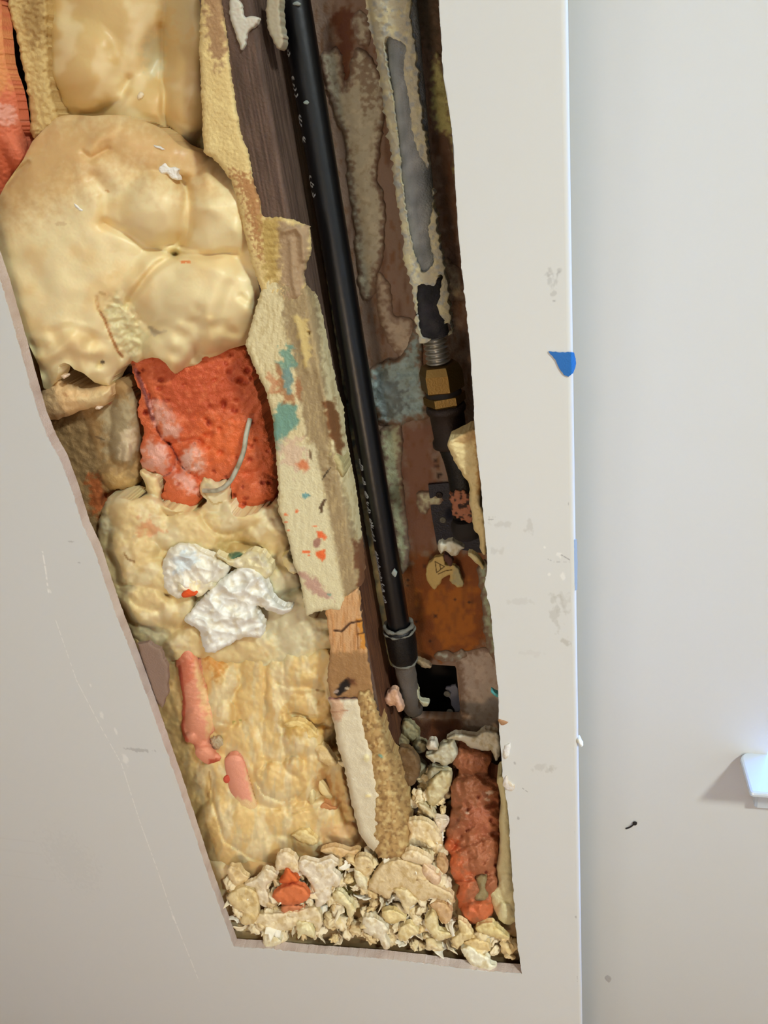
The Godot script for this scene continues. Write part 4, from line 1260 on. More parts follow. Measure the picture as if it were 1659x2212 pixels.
func build_upper_foam() -> void:
	var nr := noise_of(111, 0.05, 4)
	var nf := noise_of(112, 0.12, 3)
	var r := relief(smooth(pts([84, -700, 300, -760, 470, -700, 478, -300, 474, -40, 452, 60, 448, 160, 456, 240, 458, 310, 442, 332, 412, 326, 384, 308, 340, 330, 200, 340, 110, 300, 104, 200, 90, 90, 70, -60, 40, -300]), 3), 4.0, Color(0.87, 0.74, 0.50))
	r.dome(14, 34)
	r.warp(noise_of(117, 0.008, 2), 10)
	r.lobe(225, -120, 150, 420, -4, 34, 5)
	r.lobe(190, 130, 92, 130, -12, 40, 4)
	r.lobe(410, -120, 62, 460, 0, 34, 5)
	r.lobe(404, 190, 56, 150, 2, 38, 5)
	r.lobe(305, 235, 90, 80, 20, 30, 8)
	r.bump(262, 215, 26, 16, -30, 4)
	r.bump(334, 120, 20, 44, 6, -12)
	r.crease([120, 236, 170, 252, 216, 244, 262, 214, 280, 170], 9, 5)
	r.crease([352, 60, 352, 160, 352, 240, 366, 290], 7, 5)
	r.warp(null, 0)
	r.rough(noise_of(113, 0.01, 2), 4.0)
	r.rough(nf, 0.5)
	r.tint(noise_of(114, 0.008, 3), Color(0.93, 0.84, 0.64), -0.1, 0.3, 0.9)
	r.stain([320, 80, 356, 70, 352, 160, 322, 160, 310, 120], Color(0.78, 0.76, 0.64), 0.6, nr, 20, 14)
	r.stain([330, -100, 470, -120, 470, 60, 380, 80], Color(0.86, 0.80, 0.60), 0.6, nr, 40, 20)
	r.spot(66, 18, 3, 3, 0, Color(0.4, 0.2, 0.1), 0.9)
	r.pits(20, 3, 2, 3.5, 1.5)
	solo("upper_foam", r.mesh(self, -0.083, 0.012), mats.skin, "smooth tan lobes of spray foam at the top of the bay above the big bulge", "foam")
	r = relief(ragged(smooth(pts([4, -300, 60, -300, 100, -40, 104, 90, 112, 190, 128, 260, 96, 290, 70, 296, 62, 220, 50, 150, 36, 80, 18, 0])), 3.0, 5, 25), 3.0, Color(0.81, 0.69, 0.45))
	r.dome(8, 18)
	r.rough(noise_of(115, 0.07, 4), 5.0)
	r.crease([14, 0, 30, 70, 46, 130, 56, 200], 9, -6)
	r.stain([60, -80, 90, -60, 100, 90, 70, 100, 50, 40], Color(0.62, 0.48, 0.28), 0.7, nr, 20, 10)
	solo("rough_foam", r.mesh(self, -0.058, 0.03), mats.torn, "narrow strip of rough yellow foam beside the orange bead at the upper left", "foam")
	r = relief(ragged(smooth(pts([-140, -60, -10, -20, 6, 70, 14, 140, 34, 200, 46, 270, 60, 318, 30, 372, 12, 420, -20, 470, -140, 470]), 6), 0.4, 5, 26, 0.05), 3.0, Color(0.85, 0.46, 0.32))
	r.dome(10, 26)
	r.lobe(-50, 150, 100, 260, -10, 26, 4)
	r.lobe(24, 320, 30, 60, -30, 22, 4)
	r.rough(noise_of(116, 0.09, 4), 3.6, 0.6, 1.6)
	r.stain([-100, -50, 6, 20, 18, 120, 30, 190, -10, 210, -100, 180], Color(0.88, 0.60, 0.36), 0.8, nr, 20, 16)
	r.stain([-20, 220, 22, 226, 40, 260, 10, 272, -20, 260], Color(0.90, 0.66, 0.58), 0.8, nr, 22, 8)
	r.stain([-60, 300, 10, 300, 50, 370, 0, 470, -80, 470], Color(0.78, 0.36, 0.22), 0.7, nr, 24, 12)
	solo("orange_foam_bead", r.mesh(self, -0.055, 0.012), mats.torn, "orange-red bead of fire foam at the left edge behind the big bulge", "foam")

func build_bulge() -> void:
	var nr := noise_of(121, 0.05, 4)
	var out := pts([92, 274, 116, 256, 150, 248, 190, 251, 245, 248, 300, 258, 350, 278, 388, 313, 428, 328, 468, 344, 500, 368, 526, 405, 545, 460, 565, 520, 577, 580, 576, 640, 566, 690, 547, 732])
	out = smooth(out, 3)
	out = out.slice(3, out.size() - 4)
	var low := pts([540, 742, 518, 748, 496, 754, 474, 766, 455, 776, 436, 790, 408, 793, 397, 800, 382, 811, 369, 800, 358, 785, 343, 774, 328, 772, 312, 776, 296, 784, 283, 778, 272, 790, 256, 800, 246, 815, 236, 838, 222, 832, 204, 826, 180, 806, 160, 798, 150, 787, 138, 783, 126, 790, 124, 812, 116, 828, 104, 845, 94, 838, 84, 790, 60, 740, 20, 660, -30, 600, -80, 560, -80, 470, -10, 440, 14, 395, 50, 345, 70, 305])
	out.append_array(low)
	var r := relief(out, 3.0, Color(0.94, 0.86, 0.66))
	r.dome(15.0, 70)
	r.warp(noise_of(128, 0.008, 2), 11)
	r.lobe(150, 560, 205, 300, 12, 40, 6)
	r.lobe(190, 420, 190, 165, 0, 40, 6)
	r.lobe(300, 330, 170, 75, 18, 34, 5)
	r.lobe(322, 448, 92, 100, 4, 49, 4)
	r.lobe(470, 470, 100, 125, -16, 44, 4)
	r.lobe(440, 640, 138, 128, -8, 50, 4)
	r.lobe(340, 610, 90, 90, 0, 40, 8)
	r.lobe(540, 560, 44, 120, -6, 30, 4)
	r.lobe(130, 720, 80, 120, -8, 40, 8)
	r.lobe(370, 745, 60, 60, 0, 38, 8)
	r.bump(220, 300, 44, 14, -36, 5)
	r.bump(440, 385, 26, 22, -20, 5)
	r.bump(455, 450, 30, 18, -10, 4)
	r.bump(515, 500, 20, 40, -10, 4)
	r.bump(540, 650, 16, 34, 30, 5)
	r.bump(470, 590, 50, 18, 30, 3)
	r.bump(400, 650, 60, 26, -10, 3)
	r.bump(120, 640, 40, 70, -20, 4)
	# the pinched creases that meet below the middle
	r.crease([228, 480, 262, 500, 298, 516, 340, 540, 378, 549], 10, 6.5)
	r.crease([340, 540, 364, 548, 378, 549, 398, 546], 5, 3.5, true)
	r.crease([378, 549, 396, 528, 408, 492, 410, 440, 398, 385], 9, 7.0)
	r.crease([378, 549, 440, 552, 510, 545], 7, 6.0)
	r.crease([378, 552, 340, 574, 312, 604, 290, 640, 272, 662], 9, 7.5)
	r.crease([205, 385, 232, 415, 228, 480], 18, 6.0)
	r.crease([178, 330, 196, 344, 236, 322], 7, 3.0)
	r.crease([520, 640, 545, 660, 560, 640], 8, 3.0)
	r.crease([430, 670, 420, 720, 440, 770], 14, 4.0)
	r.crease([500, 620, 480, 680, 470, 740], 16, 4.0)
	r.crease([40, 560, 90, 600, 120, 690], 24, 3.0)
	r.crease([14, 400, 34, 372, 60, 352], 5, 4.0)
	# the ragged lower lip thins out
	var nlow := noise_of(122, 0.02, 1)
	r.rough_in(nlow, 12.0, 140, 770, 110, 80)
	r.rough_in(nlow, 9.0, 420, 740, 130, 60)
	# torn, brittle scar
	r.bump(248, 690, 30, 60, -12, -6)
	r.rough_in(noise_of(123, 0.04, 4), 9.0, 268, 705, 44, 84, -14)
	r.stain([214, 640, 250, 634, 276, 668, 290, 700, 318, 720, 320, 762, 296, 786, 270, 770, 250, 730, 232, 690, 218, 670], Color(0.87, 0.82, 0.63), 0.85, nr, 16, 8)
	r.crease([208, 640, 212, 668, 226, 690, 238, 722, 254, 758, 264, 772], 4, 4.0, true)
	r.streak([216, 632, 226, 636], 5, Color(0.52, 0.34, 0.16), 0.8)
	r.streak([208, 648, 212, 668, 226, 690, 238, 722, 254, 758, 264, 770], 4.0, Color(0.70, 0.46, 0.26), 0.85)
	r.bump(338, 714, 12, 8, 20, -5).stain([322, 704, 346, 714, 358, 716, 342, 724, 328, 722], Color(0.64, 0.56, 0.46), 0.7, nr, 6, 4)
	r.spot(222, 782, 6, 5, 0, Color(0.35, 0.27, 0.2), 0.9)
	r.bump(222, 782, 6, 5, 0, -4)
	r.spot(399, 565, 10, 4, 0, Color(0.93, 0.50, 0.26), 0.85, nr)
	r.spot(232, 412, 6, 3, 20, Color(0.75, 0.50, 0.28), 0.6)
	r.spot(132, 484, 16, 5, 0, Color(0.82, 0.68, 0.50), 0.5, nr)
	r.rough(noise_of(124, 0.01, 2), 5.0)
	r.rough(noise_of(125, 0.12, 2), 0.35)
	r.tint(noise_of(126, 0.007, 3), Color(0.93, 0.81, 0.58), 0.0, 0.4, 0.7)
	r.stain([60, 250, 480, 250, 520, 380, 400, 400, 240, 360, 100, 440, -20, 480, -20, 400], Color(0.84, 0.67, 0.44), 0.85, nr, 50, 70)  # darker tan over the bulge's top: its shade painted into the foam colour
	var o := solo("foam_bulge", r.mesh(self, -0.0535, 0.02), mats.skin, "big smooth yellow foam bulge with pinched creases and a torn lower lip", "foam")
	var chips := [[[342, 366, 350, 354, 360, 352, 366, 362, 376, 360, 386, 366, 382, 376, 386, 390, 372, 386, 360, 374, 350, 376], 49, "white torn flake stuck on top of the big foam bulge"], [[332, 314, 344, 316, 356, 322, 350, 324, 338, 320], 42, "thin white shaving above the flake on the big foam bulge"], [[160, 438, 172, 448, 182, 455, 176, 458, 164, 450], 46, "tiny pale shaving low on the left of the big bulge"]]
	for q in chips:
		var f := relief(ragged(smooth(pts(q[0]), 2), 1.2, 3, 31), 1.5, Color(0.93, 0.91, 0.87))
		var lift := r.at((q[0][0] + q[0][8]) * 0.5, (q[0][1] + q[0][9]) * 0.5)
		f.dome(2.0, 5).rough(noise_of(127, 0.15, 2), 1.4)
		solo("foam_flake", f.mesh(self, -0.0535 + lift * 0.001 - 0.0005, 0.006), mats.torn, q[2], "flake")
	var bit := relief(smooth(pts([296, 206, 304, 198, 312, 204, 308, 214, 298, 216])), 1.5, Color(0.95, 0.88, 0.74))
	bit.dome(4, 7)
	solo("foam_flake", bit.mesh(self, -0.056, 0.006), mats.torn, "tiny pale bead lying on the tan foam above the bulge", "flake")
	if o == null: return

func build_red_block() -> void:
	var nr := noise_of(131, 0.05, 4)
	var r := relief(ragged(pts([280, 770, 330, 740, 400, 760, 470, 735, 530, 750, 546, 790, 546, 822, 562, 872, 576, 930, 590, 990, 598, 1050, 592, 1088, 566, 1096, 548, 1106, 540, 1122, 514, 1126, 500, 1112, 500, 1062, 497, 1030, 470, 1042, 440, 1030, 424, 1060, 432, 1082, 420, 1096, 386, 1102, 356, 1090, 348, 1070, 358, 1040, 340, 1022, 306, 1012, 303, 970, 312, 930, 296, 890, 306, 850, 288, 810]), 3.0, 5, 41, 0.07), 3.0, RED)
	r.dome(9, 16)
	r.lobe(430, 860, 160, 130, 10, 20, 6)
	r.lobe(500, 980, 100, 120, 0, 20, 6)
	r.lobe(372, 920, 42, 44, 20, 23, 3)
	r.lobe(340, 985, 44, 40, 0, 22, 3)
	r.lobe(420, 990, 38, 46, 20, 25, 3)
	r.lobe(392, 1060, 52, 46, 0, 24, 3)
	r.lobe(548, 1055, 50, 48, 0, 24, 3)
	r.lobe(520, 1105, 26, 22, 0, 20, 3)
	r.bump(545, 1028, 26, 12, 10, -6)
	r.rough(noise_of(132, 0.035, 4), 6.0)
	r.rough(noise_of(133, 0.13, 3), 2.2)
	r.pits(90, 6, 3, 8, 5.5, Color(0.60, 0.20, 0.10))
	r.crease([300, 800, 322, 850, 330, 890, 340, 930, 352, 948, 366, 958, 384, 990, 398, 1012], 5, 6.0, true)
	r.crease([366, 958, 400, 952, 440, 948], 4, 4.0, true)
	r.crease([384, 1000, 410, 1022, 430, 1034], 4, 4.0, true)
	r.crease([384, 990, 372, 1020, 352, 1030], 4, 4.0, true)
	r.crease([385, 1010, 380, 1032], 4, 3.0, true)
	for l in [[322, 850, 330, 890, 340, 930, 352, 948, 366, 958, 384, 990, 398, 1012], [384, 990, 372, 1020, 352, 1030], [384, 1000, 410, 1022]]: r.streak(l, 3.0, Color(0.45, 0.12, 0.08), 0.8)
	r.streak([288, 790, 306, 830, 316, 862, 326, 890, 330, 906], 7, Color(0.42, 0.20, 0.20), 0.8)
	r.stain([326, 862, 354, 866, 376, 888, 392, 930, 384, 948, 352, 942, 328, 900], PINK, 0.9, nr, 18, 8)
	r.stain([306, 960, 340, 950, 366, 980, 380, 1010, 350, 1024, 310, 1014], PINK, 0.9, nr, 20, 10)
	r.stain([386, 990, 420, 955, 446, 980, 446, 1010, 424, 1026, 396, 1010], Color(0.93, 0.74, 0.67), 0.95, nr, 14, 6)
	r.stain([362, 1030, 392, 1012, 420, 1030, 432, 1076, 400, 1060], PINK, 0.8, nr, 18, 8)
	r.stain([330, 790, 470, 770, 540, 800, 520, 870, 420, 930, 360, 880], Color(0.74, 0.29, 0.15), 0.6, nr, 40, 30)
	r.stain([430, 900, 540, 920, 560, 960, 470, 1020, 430, 980], Color(0.92, 0.44, 0.22), 0.7, nr, 40, 20)
	r.tint(noise_of(134, 0.04, 3), Color(0.92, 0.50, 0.32), 0.15, 0.45, 0.6)
	solo("red_foam", r.mesh(self, -0.066, 0.03), mats.pore, "bright orange-red pitted foam block under the bulge with cracked pink corner", "foam")
	# a bent wire that sticks out of it
	var path := curve_through([P(540, 905, -0.046), P(532, 938, -0.036), P(526, 975, -0.032), P(512, 1012, -0.031), P(494, 1043, -0.031), P(470, 1059, -0.032), P(440, 1060, -0.040)], 8)
	var w := tube_along(path, [5.2 / ppm(500, 1020, -0.03)], 14, Color(0.80, 0.78, 0.70))
	solo("bent_wire", speckled(w, 36, Color(0.55, 0.45, 0.30), Color(0.85, 0.84, 0.78)), mats.wire, "bent grey wire poking out of the orange-red foam", "wire")

func build_middle() -> void:
	var nr := noise_of(141, 0.05, 4)
	var nf := noise_of(142, 0.12, 3)
	var r := relief(ragged(smooth(pts([70, 870, 120, 815, 150, 830, 200, 838, 242, 832, 236, 868, 206, 880, 172, 888, 148, 898, 118, 908, 80, 900])), 2.5, 5, 42), 3.0, Color(0.90, 0.75, 0.54))
	r.dome(16, 40).rough(noise_of(143, 0.04, 3), 5)
	r.spot(142, 853, 8, 5, 20, Color(0.70, 0.46, 0.28), 0.5, nr)
	r.stain([170, 862, 236, 836, 240, 870, 190, 880], Color(0.88, 0.80, 0.60), 0.6, nr, 14, 10)
	solo("foam_ledge", r.mesh(self, -0.052, 0.03), mats.torn, "pale orange ledge of foam under the left drip of the big bulge", "foam")
	r = relief(ragged(smooth(pts([60, 900, 130, 900, 180, 870, 240, 848, 252, 822, 275, 830, 292, 856, 300, 900, 306, 960, 302, 1020, 296, 1048, 268, 1056, 240, 1062, 220, 1080, 236, 1130, 200, 1180, 120, 1000])), 3.0, 5, 43), 3.0, Color(0.66, 0.53, 0.34))
	r.dome(8, 20)
	r.lobe(268, 930, 36, 105, 2, 22, 4)
	r.lobe(262, 840, 26, 26, 0, 20, 4)
	r.lobe(222, 920, 34, 50, 10, 15, 4)
	r.lobe(250, 1030, 46, 30, 20, 19, 4)
	r.lobe(273, 975, 16, 36, 8, 25, 3)
	r.rough(noise_of(144, 0.04, 4), 6.0)
	r.rough(nf, 1.0)
	r.stain([212, 880, 290, 850, 304, 960, 280, 1000, 230, 990], Color(0.66, 0.60, 0.47), 0.8, nr, 20, 14)
	r.stain([260, 935, 290, 925, 292, 975, 276, 1000, 258, 985], Color(0.84, 0.76, 0.62), 0.9, nr, 8, 6)
	r.stain([186, 1030, 215, 1026, 234, 1060, 230, 1090, 208, 1120, 196, 1090], Color(0.80, 0.42, 0.20), 0.85, nr, 18, 8)
	r.stain([220, 1020, 296, 1030, 300, 1056, 230, 1080], Color(0.80, 0.66, 0.42), 0.8, nr, 16, 8)
	r.stain([222, 870, 240, 862, 238, 872], Color(0.72, 0.36, 0.28), 0.8, nr, 6, 3)
	r.streak([208, 944, 224, 950], 3, Color(0.35, 0.28, 0.2), 0.6)
	solo("grey_foam", r.mesh(self, -0.074, 0.02), mats.torn, "greyish folded foam left of the orange-red block with an orange stained foot", "foam")
	# the cream mass under the red block
	r = relief(ragged(smooth(pts([226, 1084, 262, 1074, 290, 1078, 318, 1062, 300, 1020, 320, 1022, 346, 1040, 352, 1088, 400, 1108, 446, 1088, 430, 1060, 440, 1032, 476, 1040, 498, 1040, 500, 1110, 548, 1110, 600, 1082, 612, 1130, 640, 1200, 652, 1280, 668, 1330, 720, 1340, 730, 1400, 700, 1440, 600, 1440, 480, 1430, 400, 1420, 340, 1440, 290, 1380, 240, 1280, 210, 1180])), 3.0, 5, 44, 0.06), 3.0, Color(0.90, 0.80, 0.58))
	r.dome(8, 18)
	r.warp(noise_of(149, 0.01, 2), 18)
	r.lobe(300, 1120, 74, 58, 0, 26, 5)
	r.lobe(290, 1190, 60, 80, 0, 26, 5)
	r.lobe(400, 1150, 90, 46, 10, 26, 5)
	r.lobe(520, 1120, 80, 32, -4, 26, 4)
	r.lobe(580, 1150, 48, 56, -10, 27, 4)
	r.lobe(372, 1096, 52, 16, 12, 24, 3)
	r.lobe(470, 1070, 34, 34, 0, 16, 3)
	r.lobe(330, 1300, 74, 32, 24, 27, 3)
	r.lobe(300, 1318, 60, 26, 38, 24, 3)
	r.lobe(360, 1320, 46, 30, -30, 28, 3)
	r.lobe(392, 1310, 28, 44, 20, 27, 3)
	r.lobe(340, 1250, 56, 44, 10, 28, 4)
	r.lobe(500, 1200, 56, 22, -10, 26, 3)
	r.lobe(560, 1212, 40, 28, 20, 27, 3)
	r.lobe(600, 1260, 46, 50, 0, 20, 4)
	r.lobe(640, 1330, 40, 50, 10, 16, 4)
	r.lobe(700, 1390, 36, 30, 0, 22, 4)
	r.lobe(650, 1390, 60, 60, 0, 16, 4)
	r.lobe(400, 1390, 46, 42, 0, 22, 4)
	r.lobe(560, 1400, 60, 40, 0, 14, 4)
	r.bump(290, 1058, 24, 10, 8, -22)
	r.stain([266, 1056, 282, 1050, 314, 1066, 300, 1072, 284, 1066], Color(0.10, 0.04, 0.03), 0.95, nr, 5, 3)
	r.bump(525, 1182, 40, 14, 0, -10)
	r.bump(640, 1270, 22, 30, 20, -9)
	r.rough(noise_of(145, 0.025, 3), 6.0)
	r.rough(noise_of(146, 0.06, 3), 2.2)
	r.rough(nf, 0.6)
	r.tint(noise_of(147, 0.012, 3), Color(0.93, 0.86, 0.68), 0.0, 0.3, 0.9)
	r.stain([300, 1120, 336, 1128, 350, 1150, 322, 1160, 300, 1146], Color(0.88, 0.58, 0.40), 0.6, nr, 26, 10)
	r.stain([560, 1230, 660, 1220, 690, 1400, 600, 1440, 560, 1330], Color(0.84, 0.80, 0.66), 0.8, nr, 30, 24)
	r.stain([430, 1040, 500, 1036, 500, 1110, 440, 1100], Color(0.92, 0.86, 0.70), 0.8, nr, 10, 8)
	r.stain([470, 1170, 520, 1150, 560, 1176, 540, 1200, 480, 1196], Color(0.78, 0.66, 0.40), 0.7, nr, 14, 8)
	r.stain([496, 1196, 512, 1188, 524, 1196, 514, 1206, 500, 1208], Color(0.27, 0.42, 0.32), 0.9, nr, 8, 3)
	r.streak([268, 1195, 276, 1208, 290, 1213], 3, Color(0.60, 0.42, 0.22), 0.7)
	r.streak([440, 1064, 452, 1080, 462, 1090, 480, 1084], 2.2, Color(0.72, 0.58, 0.30), 0.7)
	cream_relief = r
	solo("cream_foam", r.mesh(self, -0.054, 0.03), mats.foam, "cream lumpy foam mass under the orange-red block with a small dark hollow", "foam")
	# torn white pieces lying on it
	for q in [[[440, 270, 540, 236, 610, 290, 700, 330, 770, 380, 690, 470, 560, 520, 470, 550, 400, 480, 390, 380, 415, 300], -0.024, WHITE, "pale torn foam piece with bluish folds, topmost in the white heap"],
		[[520, 660, 600, 570, 690, 470, 780, 410, 880, 355, 960, 430, 1000, 540, 1060, 590, 1120, 602, 1060, 645, 920, 590, 925, 640, 960, 690, 940, 775, 870, 765, 780, 800, 700, 850, 630, 850, 610, 780, 590, 720, 530, 690], -0.020, Color(0.95, 0.94, 0.90), "large white crumpled sheet of torn foam in the middle of the left bay"],
		[[690, 300, 780, 332, 880, 284, 960, 300, 1010, 370, 1000, 420, 960, 445, 880, 400, 770, 365], -0.022, Color(0.93, 0.88, 0.70), "cream popcorn-like foam lump with a dark green speck beside the white sheet"],
		[[1060, 320, 1090, 300, 1130, 350, 1150, 400, 1110, 410, 1075, 360], -0.026, Color(0.95, 0.88, 0.64), "small pale yellow sliver of foam left of the film's lower end"],
		[[470, 470, 560, 440, 650, 450, 690, 480, 640, 510, 590, 540, 500, 520], -0.018, Color(0.96, 0.92, 0.78), "pale foam tongue above the orange speck in the white heap"]]:
		var w := relief(ragged(smooth(pts(q[0], 200, 1080, 2.592), 3), 2.5, 4, 51, 0.09), 2.5, q[2])
		w.dome(7, 16)
		w.rough(noise_of(int(q[0][0]) + 7, 0.009, 3, FastNoiseLite.TYPE_SIMPLEX_SMOOTH, true), 26.0, 1.0, 1.3, 14)
		w.rough(noise_of(int(q[0][1]) + 9, 0.03, 2), 2.5)
		w.rough(nf, 0.3)
		w.tint(noise_of(148, 0.03, 3), Color(0.90, 0.86, 0.76), 0.1, 0.4, 0.7)
		if q[0][0] == 440: w.stain([374, 1210, 400, 1190, 430, 1200, 410, 1230, 378, 1240], Color(0.82, 0.86, 0.88), 0.7, nr, 14, 6)
		if q[0][0] == 690: w.spot(514, 1197, 10, 6, -20, Color(0.22, 0.38, 0.30), 0.9, nr)
		var cc := Vector2.ZERO
		for v in w.p: cc += v
		cc /= w.p.size()
		solo("torn_foam", w.mesh(self, maxf(q[1] - 0.008, lying(r, -0.054, cc.x, cc.y, 2.0)), 0.008), mats.torn, q[3], "foam", "torn pale pieces heaped in the left bay")
	var sp := relief(ragged(smooth(pts([392, 1284, 402, 1277, 416, 1281, 424, 1284, 412, 1289, 396, 1291])), 1.0, 3, 52), 1.5, Color(0.90, 0.34, 0.12))
	sp.dome(3, 5)
	solo("orange_speck", sp.mesh(self, -0.016, 0.006), mats.torn, "small bright orange foam speck in the white heap", "flake")

func build_lower() -> void:
	var nr := noise_of(151, 0.05, 4)
	var nf := noise_of(152, 0.12, 3)
	var r := relief(ragged(smooth(pts([280, 1360, 340, 1400, 420, 1396, 520, 1404, 620, 1400, 700, 1400, 722, 1440, 712, 1510, 726, 1590, 744, 1680, 770, 1770, 820, 1840, 760, 1860, 690, 1850, 640, 1880, 590, 1890, 540, 1880, 520, 1960, 470, 1940, 410, 1800, 360, 1640, 320, 1500])), 3.0, 5, 61, 0.06), 3.0, Color(0.90, 0.77, 0.52))
	r.dome(6, 18)
	# drapes and lobes, top to bottom
	r.warp(noise_of(150, 0.009, 2), 26)
	for q in [[470, 1500, 44, 100, -6, 19], [545, 1490, 34, 120, 6, 15], [592, 1540, 30, 170, -3, 18], [655, 1450, 70, 76, 0, 22], [700, 1440, 30, 60, 0, 25], [668, 1520, 64, 40, 0, 20], [540, 1620, 60, 90, 10, 17], [652, 1600, 52, 44, 0, 25], [664, 1680, 44, 66, 0, 22], [590, 1690, 66, 60, 0, 24], [694, 1620, 34, 46, 0, 19], [475, 1690, 50, 70, 0, 17], [506, 1796, 84, 96, -30, 30], [560, 1832, 64, 70, -30, 26], [618, 1775, 90, 54, 0, 24], [700, 1775, 56, 46, 0, 21], [665, 1826, 60, 36, 0, 22], [735, 1805, 50, 40, 0, 22], [420, 1620, 34, 110, -10, 8], [460, 1850, 34, 70, -10, 14]]:
		r.lobe(q[0], q[1], q[2], q[3], q[4], q[5], 3.5)
	r.crease([566, 1420, 572, 1500, 566, 1600, 580, 1660], 6, 3, true).crease([615, 1430, 622, 1540, 612, 1620], 5, 3, true).crease([700, 1480, 660, 1500, 640, 1490, 612, 1500], 5, 3, true).crease([520, 1420, 512, 1500, 524, 1570], 5, 2.5, true).crease([545, 1650, 560, 1730, 600, 1745, 640, 1720], 5, 3, true)
	r.warp(null, 0)
	r.lobe(640, 1590, 42, 36, 0, 27, 2).lobe(636, 1655, 26, 26, 0, 29, 1.5).lobe(588, 1692, 52, 50, 10, 27, 2).lobe(512, 1800, 84, 78, -30, 31, 3).lobe(655, 1465, 56, 22, 0, 26, 2).lobe(480, 1545, 28, 40, 10, 25, 2)
	for l in [[608, 1542, 640, 1544, 690, 1551], [608, 1545, 611, 1580, 613, 1612], [622, 1652, 628, 1634, 642, 1630, 654, 1640], [561, 1676, 577, 1647, 597, 1642], [554, 1689, 569, 1716, 608, 1732, 639, 1721, 655, 1707], [457, 1696, 458, 1727, 484, 1816, 546, 1856], [566, 1630, 565, 1596, 554, 1565], [596, 1476, 623, 1485, 666, 1485, 702, 1493], [470, 1560, 500, 1566, 530, 1556], [622, 1760, 660, 1748, 700, 1742]]: r.crease(l, 3.6, 4.5, true)
	r.bump(725, 1600, 18, 26, 0, -20)
	r.stain([700, 1588, 726, 1574, 736, 1610, 712, 1622], Color(0.50, 0.34, 0.12), 0.8, nr, 8, 6)
	r.bump(702, 1690, 26, 40, -20, -12)
	r.stain([676, 1690, 700, 1660, 736, 1720, 744, 1748, 690, 1752], Color(0.74, 0.52, 0.30), 0.7, nr, 20, 10)
	r.rough(noise_of(153, 0.03, 3), 5.5, 1.2, 0.8)
	r.rough(noise_of(154, 0.07, 3), 2.4)
	r.rough(nf, 0.6)
	r.tint(noise_of(155, 0.012, 3), Color(0.93, 0.85, 0.66), 0.0, 0.3, 0.9, 1.5, 0.7)
	r.tint(noise_of(156, 0.02, 3), Color(0.84, 0.76, 0.58), 0.12, 0.4, 0.7, 2.0, 0.5)
	r.stain([440, 1408, 490, 1412, 486, 1440, 470, 1470, 450, 1440], Color(0.78, 0.52, 0.22), 0.8, nr, 18, 8)
	r.stain([600, 1560, 690, 1548, 700, 1580, 620, 1590], Color(0.78, 0.60, 0.28), 0.6, nr, 22, 10)
	r.stain([290, 1380, 420, 1420, 400, 1640, 460, 1780, 480, 1920, 420, 1820, 340, 1600], Color(0.80, 0.66, 0.42), 0.7, nr, 20, 16)
	r.stain([690, 1790, 760, 1770, 800, 1840, 700, 1850], Color(0.86, 0.68, 0.48), 0.6, nr, 30, 14)
	for q in [[505, 1560, 5, 2], [520, 1556, 4, 2]]: r.spot(q[0], q[1], q[2], q[3], -10, Color(0.58, 0.60, 0.26), 0.8)
	r.streak([452, 1668, 456, 1700, 448, 1720], 2.5, Color(0.66, 0.48, 0.24), 0.6)
	lower_relief = r
	solo("lower_foam", r.mesh(self, -0.056, 0.03), mats.foam, "yellow-cream foam drapes and lobes filling the lower half of the left bay", "foam")
	# grey wood behind the torn paper at the left edge
	var tp := relief(ragged(pts([296, 1390, 320, 1388, 346, 1402, 362, 1440, 362, 1500, 350, 1530, 330, 1510]), 2.0, 5, 62), 3.0, Color(0.56, 0.46, 0.40))
	tp.dome(2, 8).rough(nf, 0.6)
	solo("backing_paper", tp.mesh(self, -0.016, 0.004), mats.torn, "loose greyish brown backing paper at the left cut edge", "paper")
	# pink bead
	r = relief(ragged(smooth(pts([378, 1412, 392, 1402, 424, 1412, 432, 1440, 444, 1480, 464, 1530, 466, 1570, 452, 1596, 462, 1620, 478, 1634, 474, 1648, 456, 1654, 440, 1646, 424, 1632, 418, 1608, 400, 1600, 392, 1570, 394, 1510, 384, 1450])), 2.0, 4, 63, 0.1), 2.5, Color(0.90, 0.60, 0.48))
	r.dome(10, 26)
	r.lobe(412, 1470, 26, 80, -6, 16, 3)
	r.lobe(428, 1560, 30, 46, -8, 19, 3)
	r.lobe(414, 1592, 18, 16, 0, 18, 2)
	r.lobe(440, 1630, 28, 24, 20, 17, 2)
	r.rough(noise_of(157, 0.09, 4), 2.6, 0.6, 1.6)
	r.stain([420, 1420, 448, 1490, 468, 1570, 452, 1590, 436, 1520, 418, 1450], Color(0.92, 0.78, 0.55), 0.85, nr, 14, 8)
	r.stain([380, 1412, 420, 1418, 416, 1470, 396, 1480], Color(0.84, 0.45, 0.32), 0.7, nr, 20, 10)
	r.streak([388, 1440, 398, 1520, 394, 1580, 404, 1600], 5, Color(0.76, 0.30, 0.20), 0.7)
	r.stain([450, 1640, 476, 1640, 470, 1660, 454, 1662], Color(0.70, 0.26, 0.14), 0.8, nr, 6, 3)
	solo("pink_foam_bead", r.mesh(self, lying(lower_relief, -0.056, 425, 1530, -3.0), 0.02), mats.torn, "long salmon pink foam bead running down beside the left cut edge", "foam")
	r = relief(smooth(pts([486, 1640, 506, 1630, 524, 1638, 534, 1670, 546, 1710, 556, 1742, 548, 1756, 530, 1764, 512, 1754, 500, 1720, 490, 1680])), 2.5, Color(0.92, 0.63, 0.52))
	r.dome(4, 10)
	r.tube([507, 1650, 516, 1690, 532, 1738], 27, 15)
	r.rough(noise_of(158, 0.1, 3), 1.6)
